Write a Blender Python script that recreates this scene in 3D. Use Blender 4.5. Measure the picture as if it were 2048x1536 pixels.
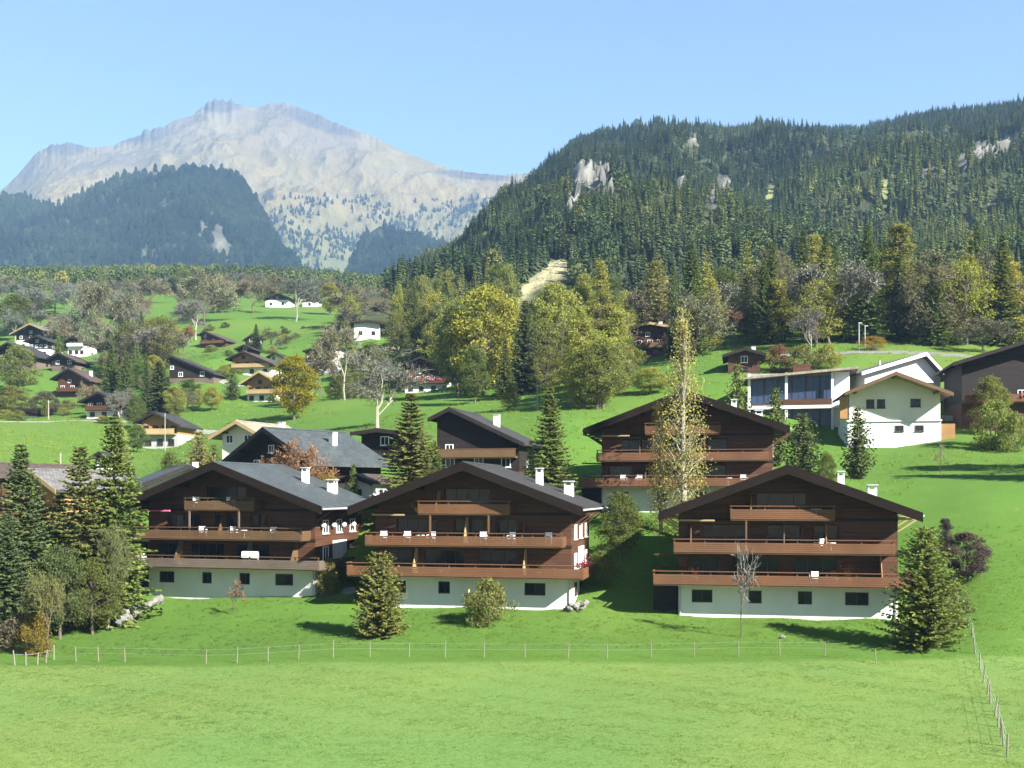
import bpy, math, random
import numpy as np
from mathutils import Vector, Matrix, noise as mnoise

for o in list(bpy.data.objects):
    bpy.data.objects.remove(o)
SC = bpy.context.scene
COL = SC.collection
R = math.radians

# ------------------------------------------------------------------ camera
F, HZ = 2200.0, 985.0            # focal length and horizon row, in photograph pixels (2048 x 1536)
cam_d = bpy.data.cameras.new('camera')
cam_d.sensor_width = 36.0
cam_d.lens = 36.0 * F / 2048.0
cam_d.shift_y = (HZ - 768.0) / 2048.0
cam_d.clip_start, cam_d.clip_end = 0.5, 40000.0
cam = bpy.data.objects.new('camera', cam_d)
cam.location = (0, 0, 0)
cam.rotation_euler = (R(90), 0, 0)
COL.objects.link(cam)
SC.camera = cam

# ------------------------------------------------------------------ sky, sun, exposure
SUN_EL, SUN_AZ = 33.0, 49.0      # elevation; azimuth to the right of straight behind the camera
world = bpy.data.worlds.new('World')
SC.world = world
world.use_nodes = True
wn = world.node_tree
bg = wn.nodes['Background']
sky = wn.nodes.new('ShaderNodeTexSky')
sky.sky_type = 'NISHITA'
sky.sun_disc = False
sky.sun_elevation = R(SUN_EL)
sky.sun_rotation = R(180.0 - SUN_AZ)
sky.altitude = 1050
sky.air_density = 1.0
sky.dust_density = 0.15
sky.ozone_density = 0.8
wn.links.new(sky.outputs[0], bg.inputs[0])
bg.inputs[1].default_value = 0.05
sd = Vector((math.sin(R(SUN_AZ)) * math.cos(R(SUN_EL)), -math.cos(R(SUN_AZ)) * math.cos(R(SUN_EL)), math.sin(R(SUN_EL))))
sun_d = bpy.data.lights.new('sun', 'SUN')
sun_d.energy = 5.0
sun_d.angle = R(0.53)
sun_d.color = (1.0, 0.965, 0.90)
sun = bpy.data.objects.new('sun', sun_d)
sun.rotation_euler = sd.to_track_quat('Z', 'Y').to_euler()
COL.objects.link(sun)
vs = SC.view_settings
vs.view_transform = 'Standard'
vs.look = 'None'
vs.exposure = 1.95
vs.gamma = 1.0
vs.use_curve_mapping = False
SC.cycles.use_denoising = True
SC.cycles.max_bounces = 6
SC.cycles.diffuse_bounces = 3
SC.cycles.transparent_max_bounces = 8
SC.cycles.volume_bounces = 0
SC.cycles.use_adaptive_sampling = True
SC.cycles.adaptive_threshold = 0.02

# ------------------------------------------------------------------ helpers
def P(px, py, Y):
    return Vector(((px - 1024.0) / F * Y, Y, (HZ - py) / F * Y))

def tag(o, label=None, cat=None, group=None, kind=None):
    if label: o['label'] = label
    if cat: o['category'] = cat
    if group: o['group'] = group
    if kind: o['kind'] = kind
    return o

def empty(name, loc, rz=0.0):
    o = bpy.data.objects.new(name, None)
    o.location = loc
    o.rotation_euler = (0, 0, rz)
    o.empty_display_size = 0.5
    COL.objects.link(o)
    return o

def mesh_from(name, verts, faces, m=None, smooth=False):
    me = bpy.data.meshes.new(name)
    if isinstance(verts, np.ndarray): verts = verts.tolist()
    if isinstance(faces, np.ndarray): faces = faces.tolist()
    me.from_pydata(verts, [], faces)
    if m: me.materials.append(m)
    if smooth: me.shade_smooth()
    me.update()
    return me

def obj(name, me, parent=None, loc=None):
    o = bpy.data.objects.new(name, me)
    COL.objects.link(o)
    if parent: o.parent = parent
    if loc is not None: o.location = loc
    return o

class MB:
    def __init__(s): s.v, s.f = [], []
    def poly(s, vs, fs):
        n = len(s.v); s.v += [tuple(a) for a in vs]; s.f += [tuple(n + i for i in f) for f in fs]
        return s
    def box(s, x0, x1, y0, y1, z0, z1):
        return s.poly([(x0,y0,z0),(x1,y0,z0),(x1,y1,z0),(x0,y1,z0),(x0,y0,z1),(x1,y0,z1),(x1,y1,z1),(x0,y1,z1)],
                      [(0,3,2,1),(4,5,6,7),(0,1,5,4),(1,2,6,5),(2,3,7,6),(3,0,4,7)])
    def prism(s, prof, a0, a1, axis='y'):
        """profile of (p,q) pairs extruded along axis from a0 to a1; profile is (x,z) for y, (y,z) for x, (x,y) for z"""
        n = len(prof)
        def mk(p, a): return {'y': (p[0], a, p[1]), 'x': (a, p[0], p[1]), 'z': (p[0], p[1], a)}[axis]
        vs = [mk(p, a0) for p in prof] + [mk(p, a1) for p in prof]
        fs = [tuple(range(n)), tuple(range(2*n-1, n-1, -1))] + [(i, n+i, n+(i+1) % n, (i+1) % n) for i in range(n)]
        return s.poly(vs, fs)
    def tube(s, pts, rad, n=6, cap=True):
        base = len(s.v)
        pts = [Vector(p) for p in pts]
        for i, p in enumerate(pts):
            d = (pts[min(i+1, len(pts)-1)] - pts[max(i-1, 0)])
            d = d.normalized() if d.length > 1e-9 else Vector((0,0,1))
            a = d.orthogonal().normalized(); b = d.cross(a)
            for k in range(n):
                t = 2*math.pi*k/n
                s.v.append(tuple(p + (a*math.cos(t) + b*math.sin(t))*rad[i]))
        for i in range(len(pts)-1):
            for k in range(n):
                s.f.append((base+i*n+k, base+i*n+(k+1) % n, base+(i+1)*n+(k+1) % n, base+(i+1)*n+k))
        if cap:
            s.f.append(tuple(base+(len(pts)-1)*n+k for k in range(n)))
            s.f.append(tuple(base+n-1-k for k in range(n)))
        return s
    def cyl(s, x, y, z0, z1, r, n=10, r2=None):
        return s.tube([(x,y,z0),(x,y,z1)], [r, r if r2 is None else r2], n)
    def mesh(s, name, m):
        me = mesh_from(name, s.v, s.f, m)
        import bmesh
        bm = bmesh.new(); bm.from_mesh(me); bmesh.ops.recalc_face_normals(bm, faces=bm.faces); bm.to_mesh(me); bm.free()
        return me
    def build(s, name, m, parent=None):
        return obj(name, s.mesh(name, m), parent)

# ------------------------------------------------------------------ materials
def newmat(name):
    m = bpy.data.materials.new(name); m.use_nodes = True
    nt = m.node_tree
    return m, nt, nt.nodes['Principled BSDF']

def N(nt, t, **kw):
    n = nt.nodes.new(t)
    for k, v in kw.items():
        if k in n.inputs.keys() if hasattr(n.inputs, 'keys') else False: n.inputs[k].default_value = v
        else: setattr(n, k, v)
    return n

def mixc(nt, fac, a, b, blend='MIX'):
    n = nt.nodes.new('ShaderNodeMix'); n.data_type = 'RGBA'; n.blend_type = blend
    for i, v in ((0, fac), (6, a), (7, b)):
        if hasattr(v, 'is_linked') or hasattr(v, 'links'): nt.links.new(v, n.inputs[i])
        elif i == 0: n.inputs[0].default_value = v
        else: n.inputs[i].default_value = (*v, 1) if len(v) == 3 else v
    return n.outputs[2]

def noise(nt, vec, scale, detail=4, rough=0.55, dist=0.0):
    n = nt.nodes.new('ShaderNodeTexNoise')
    n.inputs['Scale'].default_value = scale; n.inputs['Detail'].default_value = detail
    n.inputs['Roughness'].default_value = rough; n.inputs['Distortion'].default_value = dist
    if vec is not None: nt.links.new(vec, n.inputs['Vector'])
    return n.outputs['Fac']

def ramp(nt, fac, stops, interp='LINEAR'):
    n = nt.nodes.new('ShaderNodeValToRGB'); cr = n.color_ramp; cr.interpolation = interp
    while len(cr.elements) < len(stops): cr.elements.new(0.5)
    for e, (p, c) in zip(cr.elements, stops):
        e.position = p; e.color = (*c, 1) if len(c) == 3 else c
    nt.links.new(fac, n.inputs[0])
    return n.outputs[0]

def mapping(nt, vec, scale):
    n = nt.nodes.new('ShaderNodeMapping'); n.inputs['Scale'].default_value = scale
    nt.links.new(vec, n.inputs['Vector'])
    return n.outputs[0]

def bump(nt, h, strength, dist, bsdf):
    n = nt.nodes.new('ShaderNodeBump'); n.inputs['Strength'].default_value = strength; n.inputs['Distance'].default_value = dist
    nt.links.new(h, n.inputs['Height']); nt.links.new(n.outputs[0], bsdf.inputs['Normal'])

def surf_mat(name, c, rough=0.7, var=0.25, scale=(1,1,1), nscale=3.0, dirt=0.0, bumps=0.0, spec=0.3, tiles=None, planks=None):
    """plain weathered surface: two noise scales over a base colour"""
    m, nt, b = newmat(name)
    tc = nt.nodes.new('ShaderNodeTexCoord').outputs['Object']
    v = mapping(nt, tc, scale)
    f1 = noise(nt, v, nscale, 5, 0.6)
    f2 = noise(nt, tc, nscale*0.17, 3, 0.5)
    lo = tuple(x*(1-var) for x in c); hi = tuple(min(1, x*(1+var)) for x in c)
    col = mixc(nt, f1, lo, hi)
    col = mixc(nt, ramp(nt, f2, [(0.35, (0,0,0)), (0.75, (1,1,1))]), col, tuple(x*(1-var*0.6-dirt) for x in c))
    if tiles or planks:
        sx = nt.nodes.new('ShaderNodeSeparateXYZ'); nt.links.new(tc, sx.inputs[0]); cx = nt.nodes.new('ShaderNodeCombineXYZ')
        ad = nt.nodes.new('ShaderNodeMath'); nt.links.new(sx.outputs[0], ad.inputs[0]); nt.links.new(sx.outputs[1], ad.inputs[1])
        nt.links.new(sx.outputs[1] if tiles else ad.outputs[0], cx.inputs[0]); nt.links.new(sx.outputs[0] if tiles else sx.outputs[2], cx.inputs[1])
        bt = nt.nodes.new('ShaderNodeTexBrick'); nt.links.new(cx.outputs[0], bt.inputs['Vector'])
        bt.inputs['Scale'].default_value = 1.0; bt.inputs['Brick Width'].default_value, bt.inputs['Row Height'].default_value = tiles or planks
        bt.inputs['Mortar Size'].default_value = 0.018; bt.inputs['Mortar Smooth'].default_value = 0.3
        bt.inputs['Color1'].default_value = (0.78, 0.78, 0.78, 1); bt.inputs['Color2'].default_value = (1.22, 1.2, 1.18, 1); bt.inputs['Mortar'].default_value = (0.35, 0.33, 0.32, 1)
        col = mixc(nt, 1.0, col, bt.outputs['Color'], 'MULTIPLY')
        bn = nt.nodes.new('ShaderNodeBump'); bn.invert = True; bn.inputs['Strength'].default_value = 0.7; bn.inputs['Distance'].default_value = 0.03
        nt.links.new(bt.outputs['Fac'], bn.inputs['Height']); nt.links.new(bn.outputs[0], b.inputs['Normal'])
    nt.links.new(col, b.inputs['Base Color'])
    b.inputs['Roughness'].default_value = rough
    b.inputs['Specular IOR Level'].default_value = spec
    if bumps and not (tiles or planks): bump(nt, f1, 0.6, bumps, b)
    return m

def glass_mat(name, c, rough=0.06):
    m, nt, b = newmat(name)
    b.inputs['Base Color'].default_value = (*c, 1); b.inputs['Roughness'].default_value = rough
    b.inputs['Specular IOR Level'].default_value = 0.22
    return m

M = {}
M['wood_dark'] = surf_mat('dark_stained_wood', (0.076, 0.032, 0.015), 0.7, 0.35, (1, 1, 9), 1.6, 0.1, 0.01, planks=(3.1, 0.19))
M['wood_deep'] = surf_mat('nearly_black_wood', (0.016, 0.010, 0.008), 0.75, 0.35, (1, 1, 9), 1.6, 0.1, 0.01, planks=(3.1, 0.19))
M['wood_red'] = surf_mat('red_brown_wood', (0.128, 0.058, 0.026), 0.65, 0.3, (0.6, 1, 8), 1.8, 0.12, 0.01)
M['wood_brown'] = surf_mat('weathered_brown_wood', (0.105, 0.060, 0.028), 0.7, 0.3, (0.6, 1, 8), 1.8, 0.12, 0.01)
M['wood_grey'] = surf_mat('weathered_grey_wood', (0.12, 0.092, 0.070), 0.8, 0.3, (0.6, 1, 8), 1.8, 0.15, 0.01)
M['wood_tan'] = surf_mat('honey_wood', (0.29, 0.16, 0.058), 0.65, 0.25, (0.6, 1, 8), 1.8, 0.12, 0.01)
M['wood_pale'] = surf_mat('pale_pine_wood', (0.32, 0.23, 0.11), 0.65, 0.2, (0.6, 1, 8), 1.8, 0.1, 0.01)
M['white'] = surf_mat('white_render', (0.60, 0.59, 0.56), 0.85, 0.10, (1, 1, 0.3), 1.4, 0.12, 0.006)
M['cream'] = surf_mat('cream_render', (0.58, 0.55, 0.46), 0.85, 0.08, (1, 1, 0.4), 1.2, 0.06, 0.006)
M['grey'] = surf_mat('grey_concrete', (0.30, 0.30, 0.28), 0.85, 0.15, (1, 1, 1), 1.5, 0.08, 0.006)
M['plastic'] = surf_mat('white_plastic', (0.75, 0.75, 0.74), 0.4, 0.05)
M['fabric_yellow'] = surf_mat('yellow_cloth', (0.62, 0.45, 0.10), 0.85, 0.12)
M['fabric_red'] = surf_mat('red_flowers', (0.45, 0.05, 0.05), 0.8, 0.4, (1, 1, 1), 18)
M['pink'] = surf_mat('pink_flowers', (0.55, 0.12, 0.20), 0.8, 0.4, (1, 1, 1), 18)
M['leafpot'] = surf_mat('pot_leaves', (0.06, 0.12, 0.03), 0.8, 0.4, (1, 1, 1), 18)
M['terracotta'] = surf_mat('terracotta', (0.33, 0.14, 0.07), 0.8, 0.15)
M['metal'] = surf_mat('galvanised_metal', (0.38, 0.39, 0.40), 0.45, 0.1)
M['post'] = surf_mat('grey_fence_wood', (0.17, 0.16, 0.115), 0.85, 0.3, (1, 1, 6), 4, 0.1)
M['glass'] = glass_mat('dark_window_glass', (0.012, 0.016, 0.02))
M['glass_blue'] = glass_mat('blue_window_glass', (0.03, 0.05, 0.10), 0.15)
M['frame_dark'] = surf_mat('dark_window_frame', (0.05, 0.032, 0.022), 0.6, 0.2)
M['frame_white'] = surf_mat('white_painted_frame', (0.72, 0.72, 0.70), 0.5, 0.05)
M['roof_blue'] = surf_mat('grey_slate_roof', (0.052, 0.062, 0.062), 0.6, 0.2, (1, 6, 1), 2.2, 0.12, 0.02, tiles=(0.5, 0.34))
M['roof_dark'] = surf_mat('dark_tile_roof', (0.034, 0.032, 0.030), 0.7, 0.25, (1, 6, 1), 2.2, 0.1, 0.02, tiles=(0.45, 0.36))
M['roof_brown'] = surf_mat('brown_tile_roof', (0.070, 0.050, 0.040), 0.75, 0.25, (1, 6, 1), 2.2, 0.1, 0.02, tiles=(0.45, 0.36))
M['roof_pale'] = surf_mat('pale_tile_roof', (0.27, 0.23, 0.17), 0.75, 0.2, (1, 6, 1), 2.2, 0.1, 0.02, tiles=(0.45, 0.36))
M['roof_grey'] = surf_mat('grey_fibre_roof', (0.13, 0.125, 0.12), 0.75, 0.2, (1, 6, 1), 2.2, 0.1, 0.02, tiles=(0.45, 0.36))
M['stone'] = surf_mat('pale_boulder_stone', (0.16, 0.155, 0.135), 0.9, 0.35, (1, 1, 1), 3, 0.1, 0.03)
M['bark'] = surf_mat('grey_brown_bark', (0.11, 0.085, 0.062), 0.9, 0.35, (3, 3, 0.7), 3, 0.1, 0.02)
M['bark_pale'] = surf_mat('pale_bark', (0.27, 0.25, 0.20), 0.85, 0.4, (1, 1, 3), 2.0, 0.15, 0.01)
M['barge'] = surf_mat('black_brown_board', (0.013, 0.009, 0.007), 0.9, 0.3, spec=0.08)
M['asphalt'] = surf_mat('asphalt', (0.14, 0.14, 0.13), 0.9, 0.15, (1, 1, 1), 2, 0.05)

def leaf_mat(name, translucent=0.3, source='color', spread=0.35):
    m = bpy.data.materials.new(name); m.use_nodes = True
    nt = m.node_tree; nt.nodes.clear()
    out = nt.nodes.new('ShaderNodeOutputMaterial')
    oi = nt.nodes.new('ShaderNodeObjectInfo')
    geo = nt.nodes.new('ShaderNodeNewGeometry')
    rnd = geo.outputs['Random Per Island']
    if source == 'color':
        base = oi.outputs['Color']
    else:
        loc = mapping(nt, oi.outputs['Location'], (0.006, 0.006, 0.006))
        n1 = noise(nt, loc, 1.0, 3, 0.6)
        r1 = ramp(nt, oi.outputs['Random'], source)
        r2 = ramp(nt, n1, [(0.36, (0.48, 0.56, 0.66)), (0.64, (1.45, 1.34, 1.0))])
        base = mixc(nt, 1.0, r1, r2, 'MULTIPLY')
    v = ramp(nt, rnd, [(0.0, (1-spread, 1-spread, 1-spread*0.8)), (0.6, (1, 1, 1)), (1.0, (1+spread*1.1, 1+spread*0.9, 1.0))])
    col = mixc(nt, 1.0, base, v, 'MULTIPLY')
    d = nt.nodes.new('ShaderNodeBsdfDiffuse'); nt.links.new(col, d.inputs[0])
    t = nt.nodes.new('ShaderNodeBsdfTranslucent'); nt.links.new(mixc(nt, 1.0, col, (1.25, 1.2, 0.7), 'MULTIPLY'), t.inputs[0])
    mx = nt.nodes.new('ShaderNodeMixShader'); mx.inputs[0].default_value = translucent
    nt.links.new(d.outputs[0], mx.inputs[1]); nt.links.new(t.outputs[0], mx.inputs[2]); nt.links.new(mx.outputs[0], out.inputs[0])
    return m

M['leaf'] = leaf_mat('foliage', 0.45)
M['needle'] = leaf_mat('needles', 0.25, spread=0.4)
M['twig'] = leaf_mat('twigs', 0.0, spread=0.4)
M['forest'] = leaf_mat('forest_needles', 0.12, [(0.0, (0.048, 0.072, 0.036)), (0.5, (0.074, 0.105, 0.047)), (0.85, (0.096, 0.126, 0.052)), (0.97, (0.120, 0.138, 0.054)), (1.0, (0.17, 0.16, 0.05))], 0.16)
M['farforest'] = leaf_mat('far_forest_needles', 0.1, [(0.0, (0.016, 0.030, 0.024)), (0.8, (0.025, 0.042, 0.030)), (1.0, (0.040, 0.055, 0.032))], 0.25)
M['tuft'] = leaf_mat('grass_blades', 0.35, [(0.0, (0.115, 0.182, 0.040)), (0.5, (0.142, 0.212, 0.050)), (1.0, (0.172, 0.228, 0.064))], 0.25)
# ------------------------------------------------------------------ tables of what stands where (photograph pixels and metres)
# small houses: label, ridge px, ridge py, base py, roof left px, roof right px, Y, rot deg, wall, base, roof, base share, balcony, windows, chimney, depth
H = lambda *a, **k: (a, k)
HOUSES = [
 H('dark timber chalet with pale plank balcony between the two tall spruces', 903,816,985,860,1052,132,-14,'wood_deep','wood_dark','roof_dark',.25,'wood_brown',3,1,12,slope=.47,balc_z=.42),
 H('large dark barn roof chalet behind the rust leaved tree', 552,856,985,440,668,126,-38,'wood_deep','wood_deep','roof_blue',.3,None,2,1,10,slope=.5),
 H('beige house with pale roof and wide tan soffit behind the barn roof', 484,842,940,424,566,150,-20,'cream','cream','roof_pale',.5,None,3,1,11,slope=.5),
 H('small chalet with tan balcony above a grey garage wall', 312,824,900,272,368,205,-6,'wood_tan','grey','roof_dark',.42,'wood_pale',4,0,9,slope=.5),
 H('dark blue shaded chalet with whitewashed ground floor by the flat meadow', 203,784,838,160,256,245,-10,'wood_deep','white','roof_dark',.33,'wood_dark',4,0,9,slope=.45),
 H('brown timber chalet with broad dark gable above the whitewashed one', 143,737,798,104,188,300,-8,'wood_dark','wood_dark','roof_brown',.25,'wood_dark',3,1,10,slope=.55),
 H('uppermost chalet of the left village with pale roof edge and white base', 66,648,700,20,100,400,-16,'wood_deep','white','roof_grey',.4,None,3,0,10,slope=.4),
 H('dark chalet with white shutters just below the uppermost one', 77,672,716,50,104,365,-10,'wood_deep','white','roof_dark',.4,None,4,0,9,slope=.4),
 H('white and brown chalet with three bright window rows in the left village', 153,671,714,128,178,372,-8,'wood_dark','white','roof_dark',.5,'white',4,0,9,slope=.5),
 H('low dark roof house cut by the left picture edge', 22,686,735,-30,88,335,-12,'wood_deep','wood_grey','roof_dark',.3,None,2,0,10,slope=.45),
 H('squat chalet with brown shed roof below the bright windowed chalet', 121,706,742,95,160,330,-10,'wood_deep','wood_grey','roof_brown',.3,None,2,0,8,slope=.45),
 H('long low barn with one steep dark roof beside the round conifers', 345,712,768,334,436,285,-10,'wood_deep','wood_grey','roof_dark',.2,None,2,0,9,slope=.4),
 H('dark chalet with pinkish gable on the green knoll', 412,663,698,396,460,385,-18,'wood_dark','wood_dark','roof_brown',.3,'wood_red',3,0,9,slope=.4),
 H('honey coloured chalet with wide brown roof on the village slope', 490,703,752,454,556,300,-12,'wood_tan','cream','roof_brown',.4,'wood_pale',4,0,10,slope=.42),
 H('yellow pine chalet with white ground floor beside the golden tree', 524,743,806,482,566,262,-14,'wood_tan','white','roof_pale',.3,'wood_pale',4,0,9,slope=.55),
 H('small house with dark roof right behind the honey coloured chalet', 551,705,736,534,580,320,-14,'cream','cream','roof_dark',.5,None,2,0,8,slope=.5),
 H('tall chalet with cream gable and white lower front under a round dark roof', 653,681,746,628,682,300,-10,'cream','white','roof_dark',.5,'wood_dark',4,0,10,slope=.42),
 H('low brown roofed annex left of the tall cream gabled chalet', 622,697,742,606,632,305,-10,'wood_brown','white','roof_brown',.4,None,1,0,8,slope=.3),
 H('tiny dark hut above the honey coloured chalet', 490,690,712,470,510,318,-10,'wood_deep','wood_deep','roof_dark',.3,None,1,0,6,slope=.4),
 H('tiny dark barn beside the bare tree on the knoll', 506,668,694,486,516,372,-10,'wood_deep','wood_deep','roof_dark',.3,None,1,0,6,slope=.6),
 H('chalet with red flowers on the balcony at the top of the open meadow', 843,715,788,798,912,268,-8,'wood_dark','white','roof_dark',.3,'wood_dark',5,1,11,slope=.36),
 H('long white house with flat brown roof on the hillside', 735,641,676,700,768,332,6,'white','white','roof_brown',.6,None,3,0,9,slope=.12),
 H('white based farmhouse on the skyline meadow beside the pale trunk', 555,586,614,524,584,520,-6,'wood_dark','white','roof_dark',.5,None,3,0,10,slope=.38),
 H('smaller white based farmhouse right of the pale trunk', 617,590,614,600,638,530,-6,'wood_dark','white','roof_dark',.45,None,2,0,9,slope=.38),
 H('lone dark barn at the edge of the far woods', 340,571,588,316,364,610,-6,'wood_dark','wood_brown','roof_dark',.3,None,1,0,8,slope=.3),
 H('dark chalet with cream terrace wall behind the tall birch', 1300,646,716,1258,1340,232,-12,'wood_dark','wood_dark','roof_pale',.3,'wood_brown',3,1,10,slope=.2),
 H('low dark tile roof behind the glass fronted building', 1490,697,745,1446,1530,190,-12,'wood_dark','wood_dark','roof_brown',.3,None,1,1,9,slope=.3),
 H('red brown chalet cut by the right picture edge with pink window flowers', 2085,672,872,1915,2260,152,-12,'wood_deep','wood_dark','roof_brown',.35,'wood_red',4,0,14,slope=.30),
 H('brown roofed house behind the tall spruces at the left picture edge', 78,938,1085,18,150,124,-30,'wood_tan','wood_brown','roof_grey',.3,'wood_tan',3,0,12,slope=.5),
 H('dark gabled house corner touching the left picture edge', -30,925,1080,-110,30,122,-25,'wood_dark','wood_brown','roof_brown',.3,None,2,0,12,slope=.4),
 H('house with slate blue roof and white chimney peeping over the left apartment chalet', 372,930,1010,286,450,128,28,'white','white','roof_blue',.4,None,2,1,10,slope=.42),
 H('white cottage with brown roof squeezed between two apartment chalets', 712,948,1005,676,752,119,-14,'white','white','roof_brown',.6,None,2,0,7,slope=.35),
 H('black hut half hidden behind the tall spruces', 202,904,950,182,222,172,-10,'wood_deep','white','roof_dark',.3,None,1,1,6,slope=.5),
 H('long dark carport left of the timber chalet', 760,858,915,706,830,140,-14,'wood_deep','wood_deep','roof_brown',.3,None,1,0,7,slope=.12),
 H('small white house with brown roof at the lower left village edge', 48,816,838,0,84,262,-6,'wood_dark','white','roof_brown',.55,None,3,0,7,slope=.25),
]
# large apartment chalets: centre px, base py, Y, rot
CHALETS = [(460, 1190, 106, -16), (943, 1212, 98, -12.5), (1572, 1233, 93, -11.5), (1372, 1024, 117, -11.5)]

CTRL = []      # ground heights (x, y, z)
def gp(px, py, Y):
    p = P(px, py, Y); CTRL.append((p.x, p.y, p.z))
for x in (-60, -20, 20, 60):
    CTRL.append((x, -40, -12.0)); CTRL.append((x, 12, -12.2))
for x in (-75, -40, -14, 14, 40, 75):
    CTRL.append((x, 45, -12.35)); CTRL.append((x, 62, -12.4)); CTRL.append((x, 79, -12.1 if x > -50 else -12.7))
for a in [(650,1196,103),(230,1250,100),(300,1206,107),(1100,1222,97),(1250,1232,95),(1830,1250,91),
          (1950,1165,93),(1950,1000,110),(2000,1300,80),(2250,1150,92),(2250,950,115),(2048,960,116),(1850,950,125),(2000,905,140),(2200,900,140),
          (1260,1080,107),(700,1120,108),(900,1000,120),(500,1010,124),(300,1000,126),(100,1080,120),(20,1250,97),(-150,1250,97),(-300,1100,120),(-300,900,180),
          (150,905,178),(0,905,178),(150,842,238),(0,838,245),(-300,840,245),(330,905,198),(650,868,160),(740,866,165),(850,792,252),(660,800,232),(450,808,250),
          (1130,838,148),(1180,803,178),(1110,745,248),(1030,806,200),(1300,712,232),(1480,748,188),(1700,708,200),(1950,730,192),(2250,720,200),
          (200,795,290),(120,805,290),(40,735,350),(350,770,280),(430,715,305),(560,698,330),(600,645,428),(550,616,518),(450,640,430),(300,622,480),(340,590,605),
          (100,640,450),(0,640,450),(-300,640,450),(740,678,332),(820,695,325),(900,640,440),(900,605,600),(-300,570,800),(0,562,900),(300,558,900),(600,562,900),(800,590,800),
          (1100,625,330),(1500,622,330),(2000,625,330),(2300,625,330),(1500,650,600),(2200,650,600),(1100,640,600),(1600,660,1000),(900,600,1000),(100,560,1060),(2200,660,1000),
          (1660,868,163),(1790,897,150),(1720,960,128),(1640,960,122),(1920,868,150)]:
    gp(*a)
for (a, k) in HOUSES: gp(a[1], a[3], a[6])
for (px, py, Y, r) in CHALETS:
    gp(px, py, Y); gp(px-170*95/Y, py, Y+2); gp(px+170*95/Y, py+4, Y-2); gp(px+30, py-10, Y+7)
_C = np.array(CTRL)
def _q(x, y):
    w = y + 60.0
    return np.stack([x/w*1.0, np.log(w)*0.75], -1)
_Q = _q(_C[:,0], _C[:,1]); _W = _C[:,2]/(_C[:,1]+60.0)
_n = len(_Q)
_K = np.linalg.norm(_Q[:,None]-_Q[None], axis=-1)
_A = np.zeros((_n+3, _n+3)); _A[:_n,:_n] = _K - np.eye(_n)*0.002; _A[:_n,_n] = 1; _A[:_n,_n+1:] = _Q; _A[_n,:_n] = 1; _A[_n+1:,:_n] = _Q.T
_S = np.linalg.solve(_A, np.concatenate([_W, np.zeros(3)]))
def gz(x, y):
    x = np.asarray(x, float); y = np.asarray(y, float); sh = x.shape
    x = x.ravel(); y = np.maximum(y.ravel(), -45.0); q = _q(x, y); out = np.empty(len(x))
    for i in range(0, len(x), 4000):
        k = np.linalg.norm(q[i:i+4000,None]-_Q[None], axis=-1)
        out[i:i+4000] = k @ _S[:_n] + _S[_n] + q[i:i+4000] @ _S[_n+1:]
    z = out*(y+60.0)
    z = z + 0.10*np.sin(x*0.31+1.3*np.sin(y*0.11))*np.cos(y*0.23+x*0.07) + 0.02*np.sin(x*0.9+y*0.5)*np.sin(y*0.77)
    return z.reshape(sh)
def g1(x, y): return float(gz(np.array([x]), np.array([y]))[0])

# ------------------------------------------------------------------ the ground sheet
ss = np.linspace(-1.15, 1.15, 190)
ww = np.exp(np.linspace(math.log(18.0), math.log(1120.0), 300))
SX, WW = np.meshgrid(ss, ww)
GX = SX*WW*0.95; GY = WW-60.0; GZ = gz(GX, GY)
nr, nc = GX.shape
idx = np.arange(nr*nc).reshape(nr, nc)
faces = np.stack([idx[:-1,:-1], idx[:-1,1:], idx[1:,1:], idx[1:,:-1]], -1).reshape(-1, 4)
m, nt, b = newmat('meadow_grass')
pos = nt.nodes.new('ShaderNodeNewGeometry').outputs['Position']
n_big = noise(nt, pos, 0.035, 4, 0.55, 0.4)
n_mid = noise(nt, pos, 0.35, 5, 0.6)
n_fin = noise(nt, mapping(nt, pos, (1, 1.0, 1)), 5.0, 4, 0.7)
green = mixc(nt, n_mid, (0.054, 0.116, 0.016), (0.086, 0.158, 0.026))
sep = nt.nodes.new('ShaderNodeSeparateXYZ'); nt.links.new(pos, sep.inputs[0])
ma = nt.nodes.new('ShaderNodeMath'); ma.operation = 'MULTIPLY_ADD'; nt.links.new(n_mid, ma.inputs[0]); ma.inputs[1].default_value = 2.5; nt.links.new(sep.outputs[1], ma.inputs[2])
hay = ramp(nt, ma.outputs[0], [(0.0, (1,1,1)), (1.0, (0,0,0))])
mr = nt.nodes.new('ShaderNodeMapRange'); nt.links.new(ma.outputs[0], mr.inputs[0]); mr.inputs[1].default_value = 79.3; mr.inputs[2].default_value = 80.6; mr.inputs[3].default_value = 1; mr.inputs[4].default_value = 0
pale = mixc(nt, n_mid, (0.105, 0.168, 0.034), (0.170, 0.218, 0.060))
pale = mixc(nt, ramp(nt, n_big, [(0.40, (0,0,0)), (0.62, (1,1,1))]), pale, (0.108, 0.186, 0.048))
col = mixc(nt, mr.outputs[0], green, pale)
dry = ramp(nt, noise(nt, pos, 0.016, 3, 0.5), [(0.5, (0,0,0)), (0.7, (0.75,0.75,0.75))])
col = mixc(nt, dry, col, (0.104, 0.150, 0.028))
col = mixc(nt, ramp(nt, n_fin, [(0.3, (0.55,0.55,0.55)), (0.6, (0,0,0))]), col, (0.038, 0.084, 0.014))
earth = ramp(nt, noise(nt, pos, 0.6, 5, 0.7), [(0.62, (0,0,0)), (0.76, (0.55,0.55,0.55))])
col = mixc(nt, earth, col, (0.165, 0.165, 0.06))
nt.links.new(col, b.inputs['Base Color']); b.inputs['Roughness'].default_value = 0.95; b.inputs['Specular IOR Level'].default_value = 0.1
bump(nt, n_fin, 0.5, 0.12, b)
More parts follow.
